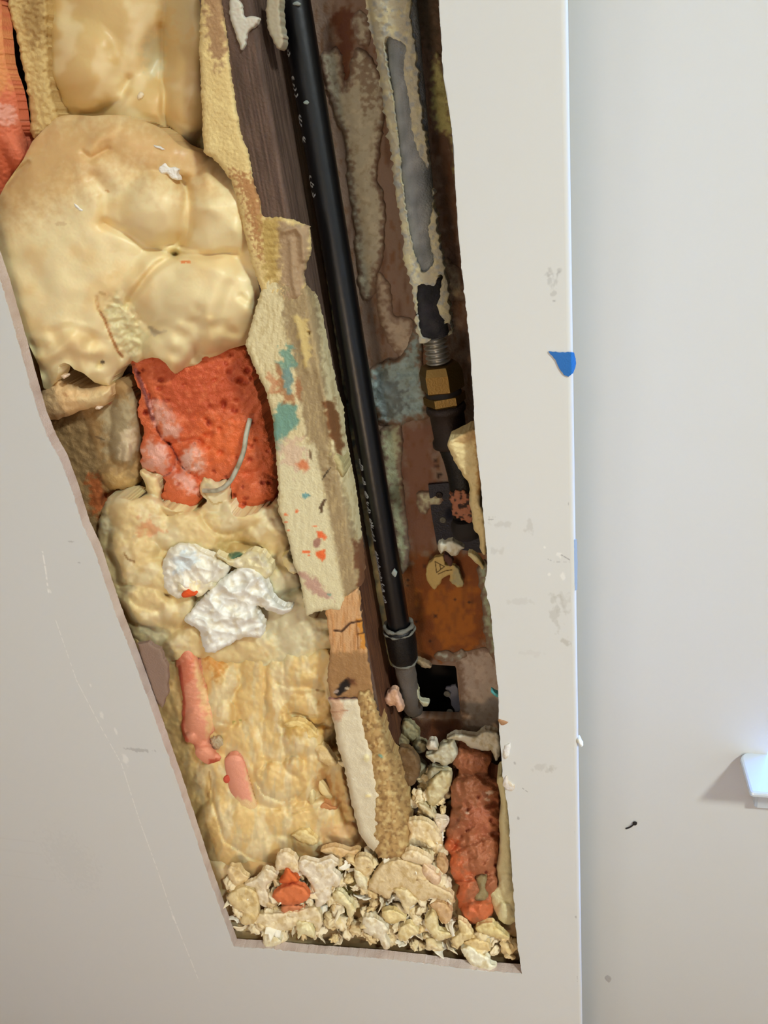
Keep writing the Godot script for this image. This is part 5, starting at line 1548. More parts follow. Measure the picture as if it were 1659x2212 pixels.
	r.stain([500, 1716, 520, 1730, 540, 1728, 552, 1708, 570, 1770, 510, 1780, 490, 1730], Color(0.93, 0.80, 0.58), 0.95, nr, 10, 4)
	r.stain([530, 1660, 545, 1690, 560, 1740, 548, 1720, 534, 1690], Color(0.92, 0.80, 0.60), 0.8, nr, 6, 4)
	solo("pink_foam_finger", r.mesh(self, lying(lower_relief, -0.056, 518, 1700, 0.0), 0.01), mats.torn, "short salmon pink foam finger with a cream tip below the long pink bead", "foam")
	r = relief(smooth(pts([482, 1680, 494, 1672, 506, 1678, 500, 1688, 486, 1692])), 2.0, Color(0.86, 0.36, 0.26))
	r.dome(4, 6)
	solo("red_foam_dab", r.mesh(self, lying(lower_relief, -0.056, 493, 1682, 1.0) + 0.001, 0.008), mats.torn, "small red dab of foam at the left side of the pink finger", "foam")
	var wad := relief(ragged(smooth(pts([452, 1600, 466, 1588, 482, 1596, 486, 1610, 472, 1620, 458, 1618])), 3.0, 3, 64, 0.2), 2.0, Color(0.74, 0.67, 0.54))
	wad.dome(8, 10).rough(noise_of(159, 0.14, 3), 7.0)
	solo("dusty_wad", wad.mesh(self, lying(lower_relief, -0.056, 470, 1604, 2.0), 0.01), mats.torn, "small dusty grey wad of fluff at the foot of the long pink bead", "debris")
	var k := 900
	for q in [[[905, 605, 950, 592, 1000, 640, 1032, 700, 985, 712, 935, 675], Color(0.94, 0.84, 0.62), "ragged pale foam tuft in the torn hollow beside the white slab"], [[1030, 680, 1080, 688, 1086, 716, 1050, 712], Color(0.94, 0.88, 0.72), "small pale tongue of foam at the white slab's left edge"], [[872, 850, 900, 842, 908, 890, 890, 930, 874, 900], Color(0.95, 0.88, 0.66), "thin yellowish foam flap left of the curved pale chip"], [[735, 480, 790, 455, 860, 470, 930, 545, 880, 570, 800, 520], Color(0.93, 0.82, 0.55), "torn yellow foam crust above the round lump in the lower foam"]]:
		k += 7
		var o := pts(q[0], 330, 1380, 2.592)
		chip("foam_tuft", o, lying(lower_relief, -0.056, o[0].x + 8, o[0].y + 6, 0.0), q[1], q[2], "foam", k, 4, 7)
	# curved chip in the torn hollow
	var ch := relief(smooth(pts([918, 780, 960, 815, 990, 860, 1030, 895, 1065, 910, 1050, 928, 1000, 920, 960, 885, 930, 845], 330, 1380, 2.592)), 2.0, Color(0.95, 0.87, 0.64))
	ch.dome(3, 5).slope(690, 1690, 6, 730, 1730, -2)
	solo("curved_chip", ch.mesh(self, lying(lower_relief, -0.056, 710, 1710, -1.0), 0.004), mats.torn, "curved pale foam chip in the torn hollow left of the white slab", "flake")
	ch = relief(ragged(smooth(pts([935, 930, 970, 915, 1000, 935, 1035, 940, 1030, 955, 980, 960, 945, 965], 330, 1380, 2.592)), 1.5, 3, 65), 2.0, Color(0.80, 0.55, 0.34))
	ch.dome(4, 6).rough(nf, 2.5)
	solo("brown_chip", ch.mesh(self, lying(lower_relief, -0.056, 708, 1742, 1.0), 0.006), mats.torn, "crumpled brown foam scrap below the curved pale chip", "flake")

func pile_z(_px: float, py: float) -> float:
	return lerpf(-0.048, -0.018, smoothstep(1740, 1870, py))

func chip(name_: String, o: PackedVector2Array, z: float, col: Color, label: String, category: String, sd: int, lift := 5.0, wob := 7.0, group := "", m := "torn") -> void:
	var r := relief(ragged(smooth(o, 3), 1.6, 3.5, sd, 0.12), 2.0, col)
	r.dome(lift, 10)
	r.rough(noise_of(sd + 300, 0.03, 3), wob, 1, 1, 8)
	r.rough(noise_of(sd + 301, 0.12, 3), 1.4)
	r.tint(noise_of(sd + 302, 0.04, 3), Color(col.r * 0.9, col.g * 0.85, col.b * 0.74), 0.05, 0.4, 0.7)
	solo(name_, r.mesh(self, z, 0.005), mats[m], label, category, group)

func build_right_debris() -> void:
	var nr := noise_of(161, 0.05, 4)
	var nf := noise_of(162, 0.12, 3)
	# the red column
	var top := pts([890, 490, 940, 490, 1010, 540, 1130, 540, 1230, 570, 1255, 650, 1210, 720, 1215, 800, 1310, 830, 1350, 900, 1352, 1080, 1350, 1300, 1345, 1500], 820, 1520, 5.184)
	var low := pts([1330, 160, 1312, 300, 1322, 450, 1302, 560, 1312, 660, 1300, 800, 1262, 900, 1282, 1000, 1200, 1072, 1080, 1112, 1000, 1062, 960, 960, 940, 850, 980, 760, 920, 732, 890, 652, 870, 542, 900, 482, 850, 460, 820, 400, 840, 330], 760, 1730, 4.147)
	var back := pts([750, 1400, 790, 1290, 800, 1200, 812, 1100, 800, 1030, 790, 950, 830, 850, 900, 800, 890, 740, 822, 680, 850, 600], 820, 1520, 5.184)
	top.append_array(low); top.append_array(back)
	var r := relief(ragged(top, 2.5, 5, 71, 0.08), 2.5, Color(0.68, 0.42, 0.285))
	r.dome(10, 16)
	for q in [[1020, 1650, 46, 34, 10, 20], [1022, 1712, 54, 50, 0, 26], [1025, 1770, 56, 50, 0, 26], [1032, 1830, 48, 46, 0, 26], [995, 1862, 32, 40, 0, 26], [1035, 1860, 36, 36, 0, 29], [1012, 1920, 30, 40, 0, 24], [1030, 1968, 36, 30, 0, 27], [969, 1828, 12, 14, 0, 18], [1060, 1910, 18, 26, 0, 20]]: r.lobe(q[0], q[1], q[2], q[3], q[4], q[5], 3.0)
	r.rough(noise_of(163, 0.035, 4), 10.0)
	r.rough(noise_of(168, 0.02, 3, FastNoiseLite.TYPE_SIMPLEX_SMOOTH, true), 8.0)
	r.rough(noise_of(164, 0.13, 3), 2.2)
	r.pits(12, 19, 3, 5, 5, Color(0.40, 0.10, 0.06))
	r.crease([968, 1852, 1000, 1830, 1040, 1815], 4, 4, true).crease([985, 1902, 1020, 1900, 1040, 1890], 4, 4, true).crease([990, 1680, 1030, 1672, 1060, 1650], 5, 4, true)
	r.stain([960, 1810, 990, 1820, 1000, 1880, 1020, 1900, 1000, 1960, 1010, 1990, 980, 1960, 965, 1850], Color(0.88, 0.44, 0.25), 0.75, nr, 20, 12)
	r.stain([990, 1950, 1060, 1940, 1070, 1980, 1010, 1995], Color(0.90, 0.47, 0.28), 0.75, nr, 20, 8)
	r.stain([970, 1640, 1060, 1640, 1060, 1800, 980, 1790], Color(0.56, 0.34, 0.225), 0.6, nr, 40, 16)
	r.stain([1010, 1740, 1070, 1740, 1070, 1810, 1000, 1800], Color(0.70, 0.40, 0.27), 0.6, nr, 40, 12)
	for q in [[1060, 1712, 10, 6], [1052, 1728, 7, 4], [1010, 1756, 4, 3], [990, 1786, 4, 2], [1046, 1811, 4, 3]]: r.spot(q[0], q[1], q[2], q[3], 10, Color(0.82, 0.72, 0.62), 0.8, nr)
	var zf := func(_x: float, y: float) -> float: return lerpf(-0.062, -0.030, smoothstep(1620, 1950, y))
	solo("red_foam", r.mesh(self, zf, 0.02), mats.pore, "tall brick-red crumbly foam lump in the bottom right corner of the hole", "foam")
	# cream strip between it and the wall
	r = relief(ragged(smooth(pts([1300, -200, 1380, -220, 1410, 0, 1425, 200, 1440, 500, 1470, 800, 1480, 1050, 1440, 1095, 1380, 1110, 1320, 1060, 1270, 960, 1240, 860, 1236, 800, 1310, 740, 1300, 600, 1326, 400, 1320, 150, 1336, 0], 760, 1730, 4.147)), 1.5, 5, 72), 2.5, Color(0.85, 0.81, 0.62))
	r.dome(9, 14)
	r.lobe(1090, 1970, 20, 30, 0, 16, 2).lobe(1092, 1910, 16, 40, 0, 13, 2)
	r.rough(noise_of(165, 0.04, 3), 4)
	r.rough(nf, 0.8)
	solo("cream_foam_strip", r.mesh(self, -0.026, 0.02), mats.torn, "cream foam strip between the brick-red lump and the painted wall", "foam")
	chip("olive_lump", pts([1110, 690, 1180, 655, 1215, 690, 1205, 770, 1220, 850, 1160, 915, 1100, 900, 1085, 850, 1130, 790], 760, 1730, 4.147), -0.018, Color(0.60, 0.54, 0.38), "olive grey foam lump stuck on the brick-red foam near its foot", "foam", 73, 7, 6)
	# pale lumps in the shade above it
	var k := 80
	for q in [[[750, 380, 850, 330, 1000, 340, 1080, 350, 1180, 280, 1260, 290, 1345, 345, 1352, 560, 1300, 640, 1250, 525, 1200, 530, 1050, 510, 980, 470, 930, 420, 800, 412], -0.058, Color(0.80, 0.77, 0.68), "frayed whitish foam roll across the top of the brick-red lump"],
		[[640, 520, 690, 450, 760, 430, 820, 400, 850, 490, 880, 570, 820, 650, 720, 700, 640, 650, 600, 660, 520, 600, 520, 560, 590, 550], -0.055, Color(0.78, 0.76, 0.66), "grey-white crumpled foam lump left of the brick-red foam's top"],
		[[530, 500, 540, 430, 600, 395, 640, 430, 655, 510, 600, 520], -0.05, Color(0.86, 0.83, 0.76), "small white cone-shaped foam bit under the square hole"],
		[[530, 930, 580, 850, 680, 760, 800, 760, 805, 860, 790, 940, 720, 1040, 640, 1130, 570, 1150, 520, 1050], -0.05, Color(0.84, 0.79, 0.62), "hollow cream foam lump halfway down the brick-red foam's left side"],
		[[540, 740, 620, 700, 720, 720, 800, 750, 680, 770, 580, 850, 540, 830], -0.056, Color(0.70, 0.68, 0.58), "grey foam lump above the hollow cream one"],
		[[600, 1280, 690, 1280, 780, 1310, 740, 1380, 680, 1470, 630, 1420], -0.040, Color(0.88, 0.82, 0.72), "rounded white nugget touching the brick-red foam's left side"],
		[[410, 1110, 520, 1130, 600, 1200, 640, 1270, 560, 1310, 480, 1240], -0.045, Color(0.88, 0.82, 0.66), "long pale foam chip below the hollow cream lump"],
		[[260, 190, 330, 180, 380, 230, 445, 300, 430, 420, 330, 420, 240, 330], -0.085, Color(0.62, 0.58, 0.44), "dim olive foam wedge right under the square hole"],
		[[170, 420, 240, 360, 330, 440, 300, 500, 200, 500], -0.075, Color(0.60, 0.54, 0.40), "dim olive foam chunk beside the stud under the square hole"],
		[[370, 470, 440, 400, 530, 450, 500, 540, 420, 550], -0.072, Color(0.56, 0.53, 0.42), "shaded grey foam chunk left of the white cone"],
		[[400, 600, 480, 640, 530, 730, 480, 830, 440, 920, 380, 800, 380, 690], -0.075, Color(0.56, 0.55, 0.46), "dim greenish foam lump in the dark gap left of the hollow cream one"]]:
		k += 1
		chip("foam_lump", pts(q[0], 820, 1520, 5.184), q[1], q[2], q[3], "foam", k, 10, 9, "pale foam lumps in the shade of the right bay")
	# shreds caught on the pipe and over the plate
	chip("foam_scrap", pts([440, 650, 470, 600, 510, 590, 530, 640, 550, 700, 520, 720, 500, 680, 470, 690], 660, 1260, 2.592), -0.042, Color(0.84, 0.68, 0.58), "pinkish white torn scrap against the elbow of the black pipe", "foam", 95, 5, 4)
	chip("foam_scrap", pts([610, 560, 635, 600, 640, 650, 690, 660, 680, 690, 650, 680, 620, 620], 660, 1260, 2.592), -0.062, Color(0.70, 0.70, 0.60), "pale foam scrap on the right of the black pipe's elbow", "foam", 96, 4, 3)
	chip("foam_scrap", pts([600, 430, 640, 425, 690, 450, 705, 470, 670, 475, 640, 460], 660, 1260, 2.592), -0.09, Color(0.66, 0.58, 0.46), "ragged scrap hanging into the square hole from above", "foam", 97, 3, 3)
	var bo := relief(ragged(pts([780, 590, 840, 570, 862, 640, 866, 750, 840, 740, 820, 680], 660, 1260, 2.592), 2.5, 4, 98), 2.5, Color(0.34, 0.33, 0.37))
	bo.rough(nf, 0.8)
	solo("grey_plate", bo.mesh(self, -0.118, 0.003), mats.worn_plate, "worn grey metal plate inside the square hole", "plate")
	for q in [[966, 1498], [972, 1537]]:
		solo("plate_screw", lathe(P(q[0], q[1], -0.116), Vector3(0, 0, 1), [[0, 0.0042], [0.0015, 0.0042], [0.0022, 0.003], [0.0012, 0.0016]], 18), mats.pipe_dope, "upper of the two pale ring-headed screws inside the square hole" if q[1] < 1520 else "lower of the two pale ring-headed screws inside the square hole", "screw", "screws inside the square hole")
	# the cream flap at the wall edge, and what lies below it
	r = relief(ragged(smooth(pts([585, 330, 620, 270, 740, 215, 840, 160, 920, 142, 960, 170, 985, 320, 985, 560, 1000, 800, 975, 980, 1030, 1150, 1060, 1400, 1050, 1640, 990, 1600, 960, 1420, 900, 1340, 880, 1150, 845, 1000, 850, 830, 790, 720, 700, 580, 620, 410], 860, 900, 5.529)), 1.5, 4, 99), 2.0, Color(0.86, 0.78, 0.57))
	r.dome(6, 10)
	r.slope(975, 960, 8, 1035, 990, 0)
	r.crease([985, 955, 1010, 960, 1032, 958], 3, 2, true)
	r.rough(noise_of(166, 0.04, 3), 4).rough(nf, 0.6)
	r.stain([980, 945, 1030, 920, 1040, 950, 1000, 958], Color(0.72, 0.58, 0.38), 0.8, nr, 8, 5)
	r.stain([1028, 940, 1045, 960, 1046, 1080, 1034, 1070], Color(0.66, 0.46, 0.24), 0.8, nr, 8, 5)
	solo("foam_flap", r.mesh(self, -0.0215, 0.02), mats.torn, "cream wedge-shaped foam flap jutting from the painted strip over the iron coupling", "foam")
	chip("foam_scrap", pts([470, 1530, 520, 1490, 560, 1500, 620, 1470, 700, 1500, 790, 1560, 760, 1590, 690, 1660, 620, 1650, 560, 1600, 500, 1640], 860, 900, 5.529), -0.05, Color(0.80, 0.78, 0.70), "white torn foam scraps piled under the blue-black plate", "foam", 100, 6, 7)
	chip("foam_scrap", pts([840, 1620, 880, 1620, 980, 1700, 1030, 1780, 1020, 1830, 980, 1790, 900, 1720, 840, 1660], 860, 900, 5.529), -0.03, Color(0.82, 0.77, 0.58), "pale foam splinter slanting to the painted edge under the plate", "foam", 101, 4, 2)
	r = relief(ragged(pts([330, 1830, 370, 1740, 450, 1670, 540, 1660, 560, 1760, 680, 1780, 720, 1810, 750, 1900, 790, 2000, 770, 2030, 700, 2040, 610, 1960, 620, 1890, 540, 1920, 500, 1990, 440, 2060, 380, 2020, 335, 1950], 860, 900, 5.529), 1.5, 4, 102), 1.2, Color(0.80, 0.68, 0.42))
	r.dome(2, 4).rough(noise_of(167, 0.04, 3), 4)
	r.stain([980, 1210, 1004, 1225, 1002, 1268, 972, 1262, 984, 1240], Color(0.66, 0.64, 0.50), 0.8, nr, 10, 6)
	for l in [[940, 1213, 960, 1224, 943, 1237, 940, 1213], [950, 1219, 952, 1230], [947, 1240, 962, 1233, 976, 1231]]: r.streak(l, 1.3, Color(0.30, 0.22, 0.12), 0.9)
	solo("torn_tag", r.mesh(self, SHEATH + 0.012, 0.004), mats.torn, "torn yellowish foam skin with pencil-like scratches on the golden plywood", "foam")
	chip("brown_scrap", pts([545, 1650, 600, 1650, 650, 1700, 640, 1790, 580, 1750], 860, 900, 5.529), -0.075, Color(0.36, 0.24, 0.20), "dark brown scrap above the torn yellowish skin", "flake", 103, 4, 3)

func build_dust() -> void:
	chip("dust_clump", pts([846, 1628, 874, 1612, 900, 1632, 908, 1664, 892, 1696, 866, 1690, 848, 1664]), -0.05, Color(0.44, 0.34, 0.22), "brown gritty dust clump at the stud's side below the square hole", "debris", 130, 6, 9)

func build_crumbs() -> void:
	# the larger bits of the heap, each with its own outline
	var ax1 := [420.0, 1730.0, 4.147]
	var ax2 := [760.0, 1730.0, 4.147]
	var list := [
		[ax1, [940, 530, 1010, 520, 1110, 545, 1220, 510, 1290, 570, 1240, 610, 1310, 680, 1280, 780, 1230, 760, 1215, 880, 1150, 930, 1090, 950, 1070, 800, 1000, 680, 940, 620], 12.0, Color(0.95, 0.90, 0.80), "white curled foam sheet right of the orange bits at the bottom"],
		[ax1, [440, 750, 560, 690, 630, 600, 740, 650, 730, 690, 660, 740, 650, 800, 680, 880, 640, 950, 590, 930, 550, 830, 540, 780], 11.0, Color(0.94, 0.88, 0.75), "pale folded flake left of the orange bits at the bottom"],
		[ax1, [740, 490, 830, 450, 920, 520, 935, 600, 920, 650, 800, 610, 730, 620], 11.0, Color(0.95, 0.87, 0.72), "pale flake lying above the orange bits"],
		[ax1, [580, 1010, 760, 1000, 950, 975, 1080, 940, 1130, 1010, 1150, 1100, 1100, 1180, 1050, 1090, 880, 1130, 860, 1160, 700, 1160, 600, 1170, 545, 1120], 10.0, Color(0.95, 0.88, 0.72), "long cream slab of foam under the orange bits"],
		[ax1, [610, 1165, 670, 1175, 760, 1230, 772, 1270, 650, 1330, 625, 1310, 612, 1220], 15.0, Color(0.95, 0.91, 0.77), "pale three-cornered chip overhanging the bottom cut edge at the left"],
		[ax1, [920, 1080, 1000, 1075, 1060, 1150, 1070, 1230, 1000, 1200, 960, 1200, 930, 1240, 920, 1150], 13.0, Color(0.95, 0.91, 0.72), "curled pale shaving on the bottom edge below the cream slab"],
		[ax1, [300, 850, 420, 770, 540, 800, 575, 900, 560, 1070, 460, 1115, 410, 1080, 440, 1000, 360, 960, 310, 900], 12.0, Color(0.92, 0.83, 0.62), "large yellowish lump in the heap's lower left corner"],
		[ax1, [290, 600, 400, 585, 440, 650, 490, 690, 400, 760, 340, 740], 6.0, Color(0.92, 0.82, 0.62), "star-like crumpled bit against the left cut edge"],
		[ax1, [1130, 440, 1250, 400, 1380, 440, 1480, 430, 1460, 490, 1350, 500, 1290, 520, 1180, 480], 4.0, Color(0.91, 0.78, 0.58), "flat tan flake at the foot of the lower foam"],
		[ax1, [870, 300, 980, 250, 1060, 300, 1110, 360, 1060, 400, 960, 370, 900, 330], 3.0, Color(0.93, 0.84, 0.60), "yellow flake resting on the lower foam's edge"],
		[ax2, [240, 600, 330, 540, 430, 520, 560, 560, 640, 590, 700, 720, 800, 770, 900, 830, 910, 880, 830, 890, 720, 870, 640, 900, 560, 870, 480, 790, 380, 790, 330, 880, 250, 840, 150, 780, 180, 690], 13.0, Color(0.89, 0.80, 0.62), "largest tan flake in the heap, left of the brick-red foam"],
		[ax2, [370, 790, 480, 785, 560, 850, 600, 900, 520, 950, 510, 1030, 460, 960, 430, 880], 16.0, Color(0.93, 0.86, 0.68), "pale curled underside hanging from the largest tan flake"],
		[ax2, [450, 480, 520, 430, 640, 470, 720, 540, 690, 570, 620, 570, 520, 540, 448, 520], 15.0, Color(0.94, 0.86, 0.70), "long pale nugget on the upper edge of the largest tan flake"],
		[ax2, [640, 560, 690, 590, 780, 660, 792, 720, 760, 750, 680, 710, 630, 640], 16.0, Color(0.92, 0.80, 0.66), "pinkish pale nugget on the right of the largest tan flake"],
		[ax2, [510, 170, 640, 170, 730, 220, 800, 330, 812, 450, 780, 480, 680, 430, 560, 400, 490, 410, 480, 350, 530, 290, 500, 230], 9.0, Color(0.92, 0.84, 0.67), "big knobbly cream chunk beside the waist of the brick-red foam"],
		[ax2, [210, 370, 260, 300, 330, 300, 305, 380, 305, 450, 290, 500, 240, 470], 10.0, Color(0.90, 0.78, 0.52), "shell-shaped yellowish curl at the foot of the white slab"],
		[ax2, [290, 490, 370, 435, 440, 440, 445, 490, 360, 500, 300, 520], 12.0, Color(0.92, 0.84, 0.58), "yellow crescent chip below the shell-shaped curl"],
		[ax2, [100, 1040, 200, 1040, 310, 1110, 330, 1180, 300, 1190, 340, 1280, 330, 1325, 280, 1325, 240, 1240, 120, 1180, 105, 1140], 13.0, Color(0.94, 0.90, 0.79), "white twisted lump reaching the bottom cut edge in the middle"],
		[ax2, [270, 990, 330, 970, 420, 990, 490, 1050, 440, 1080, 340, 1100, 290, 1060], 13.0, Color(0.93, 0.85, 0.62), "smooth yellow oval chip right of the white twisted lump"],
		[ax2, [430, 1140, 500, 1090, 560, 1120, 600, 1180, 540, 1210, 480, 1260, 420, 1240], 14.0, Color(0.94, 0.87, 0.66), "knobbly cream nugget on the bottom edge right of the middle"],
		[ax2, [650, 1080, 700, 1000, 740, 990, 770, 1080, 780, 1150, 900, 1180, 910, 1210, 820, 1240, 770, 1250, 700, 1180], 14.0, Color(0.94, 0.88, 0.68), "pale hooked piece between the largest tan flake and the bottom edge"],
		[ax2, [700, 930, 780, 900, 870, 940, 900, 1020, 860, 1100, 800, 1080, 770, 1000], 12.0, Color(0.86, 0.72, 0.54), "tan ring-shaped crumb above the pale hooked piece"],
		[ax2, [900, 1230, 960, 1170, 950, 1060, 1040, 1110, 1090, 1210, 1010, 1260, 950, 1320, 900, 1270], 15.0, Color(0.93, 0.85, 0.64), "upright pale chip below the brick-red foam's foot"],
		[ax2, [1110, 1130, 1180, 1090, 1260, 1080, 1300, 1130, 1380, 1190, 1412, 1230, 1330, 1235, 1220, 1200, 1130, 1170], 13.0, Color(0.91, 0.83, 0.59), "yellowish leaf-shaped flake near the bottom right corner"],
		[ax2, [980, 1330, 1060, 1300, 1130, 1350, 1230, 1400, 1240, 1450, 1300, 1480, 1220, 1540, 1180, 1510, 1090, 1480, 1030, 1420], 16.0, Color(0.96, 0.94, 0.83), "bright white flake lying across the bottom cut edge at the right"],
		[ax2, [740, 150, 810, 150, 872, 180, 830, 250, 780, 292, 750, 240], 9.0, Color(0.93, 0.87, 0.78), "smooth white nugget above the knobbly cream chunk"],
		[ax2, [760, 520, 800, 490, 850, 540, 862, 620, 820, 650, 770, 600], 9.0, Color(0.80, 0.66, 0.48), "smooth tan bean-shaped nugget left of the brick-red foam"],
		[ax2, [20, 540, 60, 490, 150, 500, 200, 580, 170, 660, 100, 680, 30, 620], 10.0, Color(0.91, 0.82, 0.63), "round cream nugget left of the largest tan flake"],
		[ax2, [1000, 1260, 1080, 1230, 1160, 1240, 1230, 1270, 1240, 1340, 1120, 1340, 1040, 1310], 12.0, Color(0.90, 0.80, 0.58), "crumbly yellow bit above the bright white flake"],
		[ax1, [1240, 830, 1310, 800, 1370, 870, 1440, 950, 1430, 1010, 1380, 1040, 1350, 950, 1260, 900], 12.0, Color(0.94, 0.89, 0.70), "pale bow-shaped shaving left of the heap's middle"],
		[ax1, [1430, 620, 1500, 640, 1550, 740, 1530, 800, 1470, 760, 1440, 700], 12.0, Color(0.95, 0.91, 0.76), "white ragged bit left of the largest tan flake"],
	]
	var k := 300
	for q in list:
		k += 3
		var o := pts(q[1], q[0][0], q[0][1], q[0][2])
		var c := Vector2.ZERO
		for v in o: c += v
		c /= o.size()
		chip("foam_chip", o, pile_z(c.x, c.y) + q[2] * 0.001 - 0.004, q[3], q[4], "chip", k, 4.5, 3.0 if q[1][0] == 240 and q[1][1] == 600 else 8.0, "larger foam chips in the heap at the bottom")
	# orange bits
	var ks := 500
	for q in [[[820, 590, 880, 640, 930, 690, 920, 740, 800, 740, 760, 720, 800, 660], 9, Color(0.90, 0.45, 0.22), "bright orange pointed foam bit, upper one in the bottom left heap"], [[700, 840, 800, 760, 900, 740, 980, 770, 1035, 860, 950, 920, 800, 930, 720, 880], 14, Color(0.90, 0.50, 0.30), "bright orange wide foam bit, lower one in the bottom left heap"], [[780, 950, 850, 920, 990, 950, 860, 990, 790, 1000], 7, Color(0.88, 0.56, 0.38), "salmon foam bit just under the wide orange one"]]:
		ks += 5
		chip("orange_bit", pts(q[0], 420, 1730, 4.147), pile_z(0, 1930) + q[1] * 0.001 - 0.002, q[2], q[3], "chip", ks, 8, 5, "orange foam bits in the heap")
	# the countless rest: nuggets and flakes, copied from a few built ones
	var protos := []
	var tones := [Color(0.94, 0.88, 0.73), Color(0.93, 0.84, 0.65), Color(0.95, 0.92, 0.84), Color(0.90, 0.81, 0.64), Color(0.95, 0.90, 0.78), Color(0.92, 0.86, 0.73)]
	for i in 12:
		var o := MeshInstance3D.new()
		o.mesh = nugget(700 + i, tones[i % 6]) if i % 3 != 2 else flake(700 + i, tones[i % 6])
		o.material_override = mats.torn
		protos.append(o)
	var bed := pts([490, 1880, 540, 1890, 600, 1900, 680, 1858, 760, 1850, 820, 1830, 850, 1780, 880, 1700, 905, 1650, 950, 1640, 965, 1740, 958, 1830, 972, 1900, 990, 1980, 1020, 2010, 1085, 1990, 1116, 2040, 1110, 2066, 1000, 2056, 880, 2042, 760, 2036, 620, 2020, 520, 2010, 500, 1960])
	var rn := RandomNumberGenerator.new()
	rn.seed = 4242
	var made := 0
	var y := 1640.0
	while y < 2062.0:
		var x := 488.0
		while x < 1116.0:
			var px := x + rn.randf_range(-9, 9)
			var py := y + rn.randf_range(-8, 8)
			x += 21.0
			var big := rn.randf()
			var pick := rn.randi_range(0, 11)
			var rot := Vector3(rn.randf_range(0, TAU), rn.randf_range(0, TAU), rn.randf_range(0, TAU))
			var sq := rn.randf_range(0.7, 1.15)
			var lift := rn.randf_range(-0.006, 0.004)
			if not Geometry2D.is_point_in_polygon(Vector2(px, py), bed) or made >= 290: continue
			var z := pile_z(px, py) + lift
			if py < 1800: z = lerpf(-0.078, -0.045, smoothstep(1640, 1760, py)) + lift
			var size := lerpf(11.0, 22.0, big * big) / ppm(px, py, z)
			var c: MeshInstance3D = protos[pick] if protos[pick].get_parent() == null else protos[pick].duplicate()
			c.name = numbered("foam_crumb")
			c.position = P(px, py, z)
			c.rotation = rot
			c.scale = Vector3(size, size * sq, size)
			add_child(c)
			var zone := "in the heap's left corner"
			if py < 1720: zone = "in the shaded gap between stud and brick-red lump"
			elif py < 1840: zone = "beside the brick-red lump's waist"
			elif py > 2000: zone = "along the bottom cut edge, " + ("left half" if px < 800 else "right half")
			elif px > 960: zone = "around the brick-red lump's foot"
			elif px > 800: zone = "about the largest tan flake"
			elif px > 660: zone = "in the middle of the heap"
			var words: String = ["cream", "yellowish", "whitish", "tan", "pale", "buff"][pick % 6] + (" curled foam flake " if pick % 3 == 2 else " popcorn-like foam nugget ") + zone
			tag(c, "small " + words, "crumb", words)
			made += 1
		y += 19.0
	for p in protos:
		if p.get_parent() == null: p.free()

func nugget(sd: int, col: Color) -> ArrayMesh:                   # a popped, knobbly crumb about one unit in radius
	var n1 := noise_of(sd, 0.9, 2)
	var n2 := noise_of(sd + 1, 2.4, 3)
	var st := SurfaceTool.new()
	st.begin(Mesh.PRIMITIVE_TRIANGLES)
	var nu := 18
	var nv := 11
	var grid := []
	for j in nv + 1:
		var row := []
		for i in nu:
			var a := TAU * i / nu
			var b := PI * j / nv
			var d := Vector3(cos(a) * sin(b), cos(b), sin(a) * sin(b))
			var r := 0.85 + 0.55 * n1.get_noise_3dv(d * 1.3) + 0.30 * absf(n2.get_noise_3dv(d * 1.2)) - 0.35 * maxf(0.0, n2.get_noise_3dv(d * 2.2 + Vector3(9, 4, 2)))
			var v := d * r
			v.y *= 0.72
			var t := clampf(0.5 + n2.get_noise_3dv(d * 3.0), 0, 1)
			row.append([v, Color(col.r * 0.92, col.g * 0.87, col.b * 0.76).lerp(col, t).srgb_to_linear()])
		grid.append(row)
	for j in nv:
		for i in nu:
			var q := [grid[j][i], grid[j][(i + 1) % nu], grid[j + 1][(i + 1) % nu], grid[j + 1][i]]
			for m in [0, 1, 2, 0, 2, 3]:
				st.set_color(q[m][1]); st.add_vertex(q[m][0])
	st.generate_normals()
	return st.commit()

func flake(sd: int, col: Color) -> ArrayMesh:                    # a curled chip with a thickness
	var n1 := noise_of(sd, 0.8, 3)
	var st := SurfaceTool.new()
	st.begin(Mesh.PRIMITIVE_TRIANGLES)
	var na := 20
	var nr := 5
	var top := []
	var bot := []
	for j in nr + 1:
		var a := []
		var b := []
		for i in na:
			var t := TAU * i / na
			var edge := 1.15 + 0.8 * n1.get_noise_2d(cos(t) * 1.6, sin(t) * 1.6)
			var r := edge * j / nr
			var x := cos(t) * r
			var z := sin(t) * r * 0.75
			var y := 0.45 * x * x - 0.15 * z + 0.35 * n1.get_noise_2d(x * 2.0 + 5, z * 2.0)
			var th := 0.16 * (1.0 - 0.8 * pow(float(j) / nr, 3))
			a.append(Vector3(x, y + th, z)); b.append(Vector3(x, y - th, z))
		top.append(a); bot.append(b)
	for j in nr:
		for i in na:
			var i2 := (i + 1) % na
			st.set_color(col.srgb_to_linear())
			for v in [top[j][i], top[j][i2], top[j + 1][i2], top[j][i], top[j + 1][i2], top[j + 1][i]]: st.add_vertex(v)
			for v in [bot[j][i], bot[j + 1][i2], bot[j][i2], bot[j][i], bot[j + 1][i], bot[j + 1][i2]]: st.add_vertex(v)
	for i in na:
		var i2 := (i + 1) % na
		for v in [top[nr][i], top[nr][i2], bot[nr][i2], top[nr][i], bot[nr][i2], bot[nr][i]]: st.add_vertex(v)
	st.generate_normals()
	return st.commit()

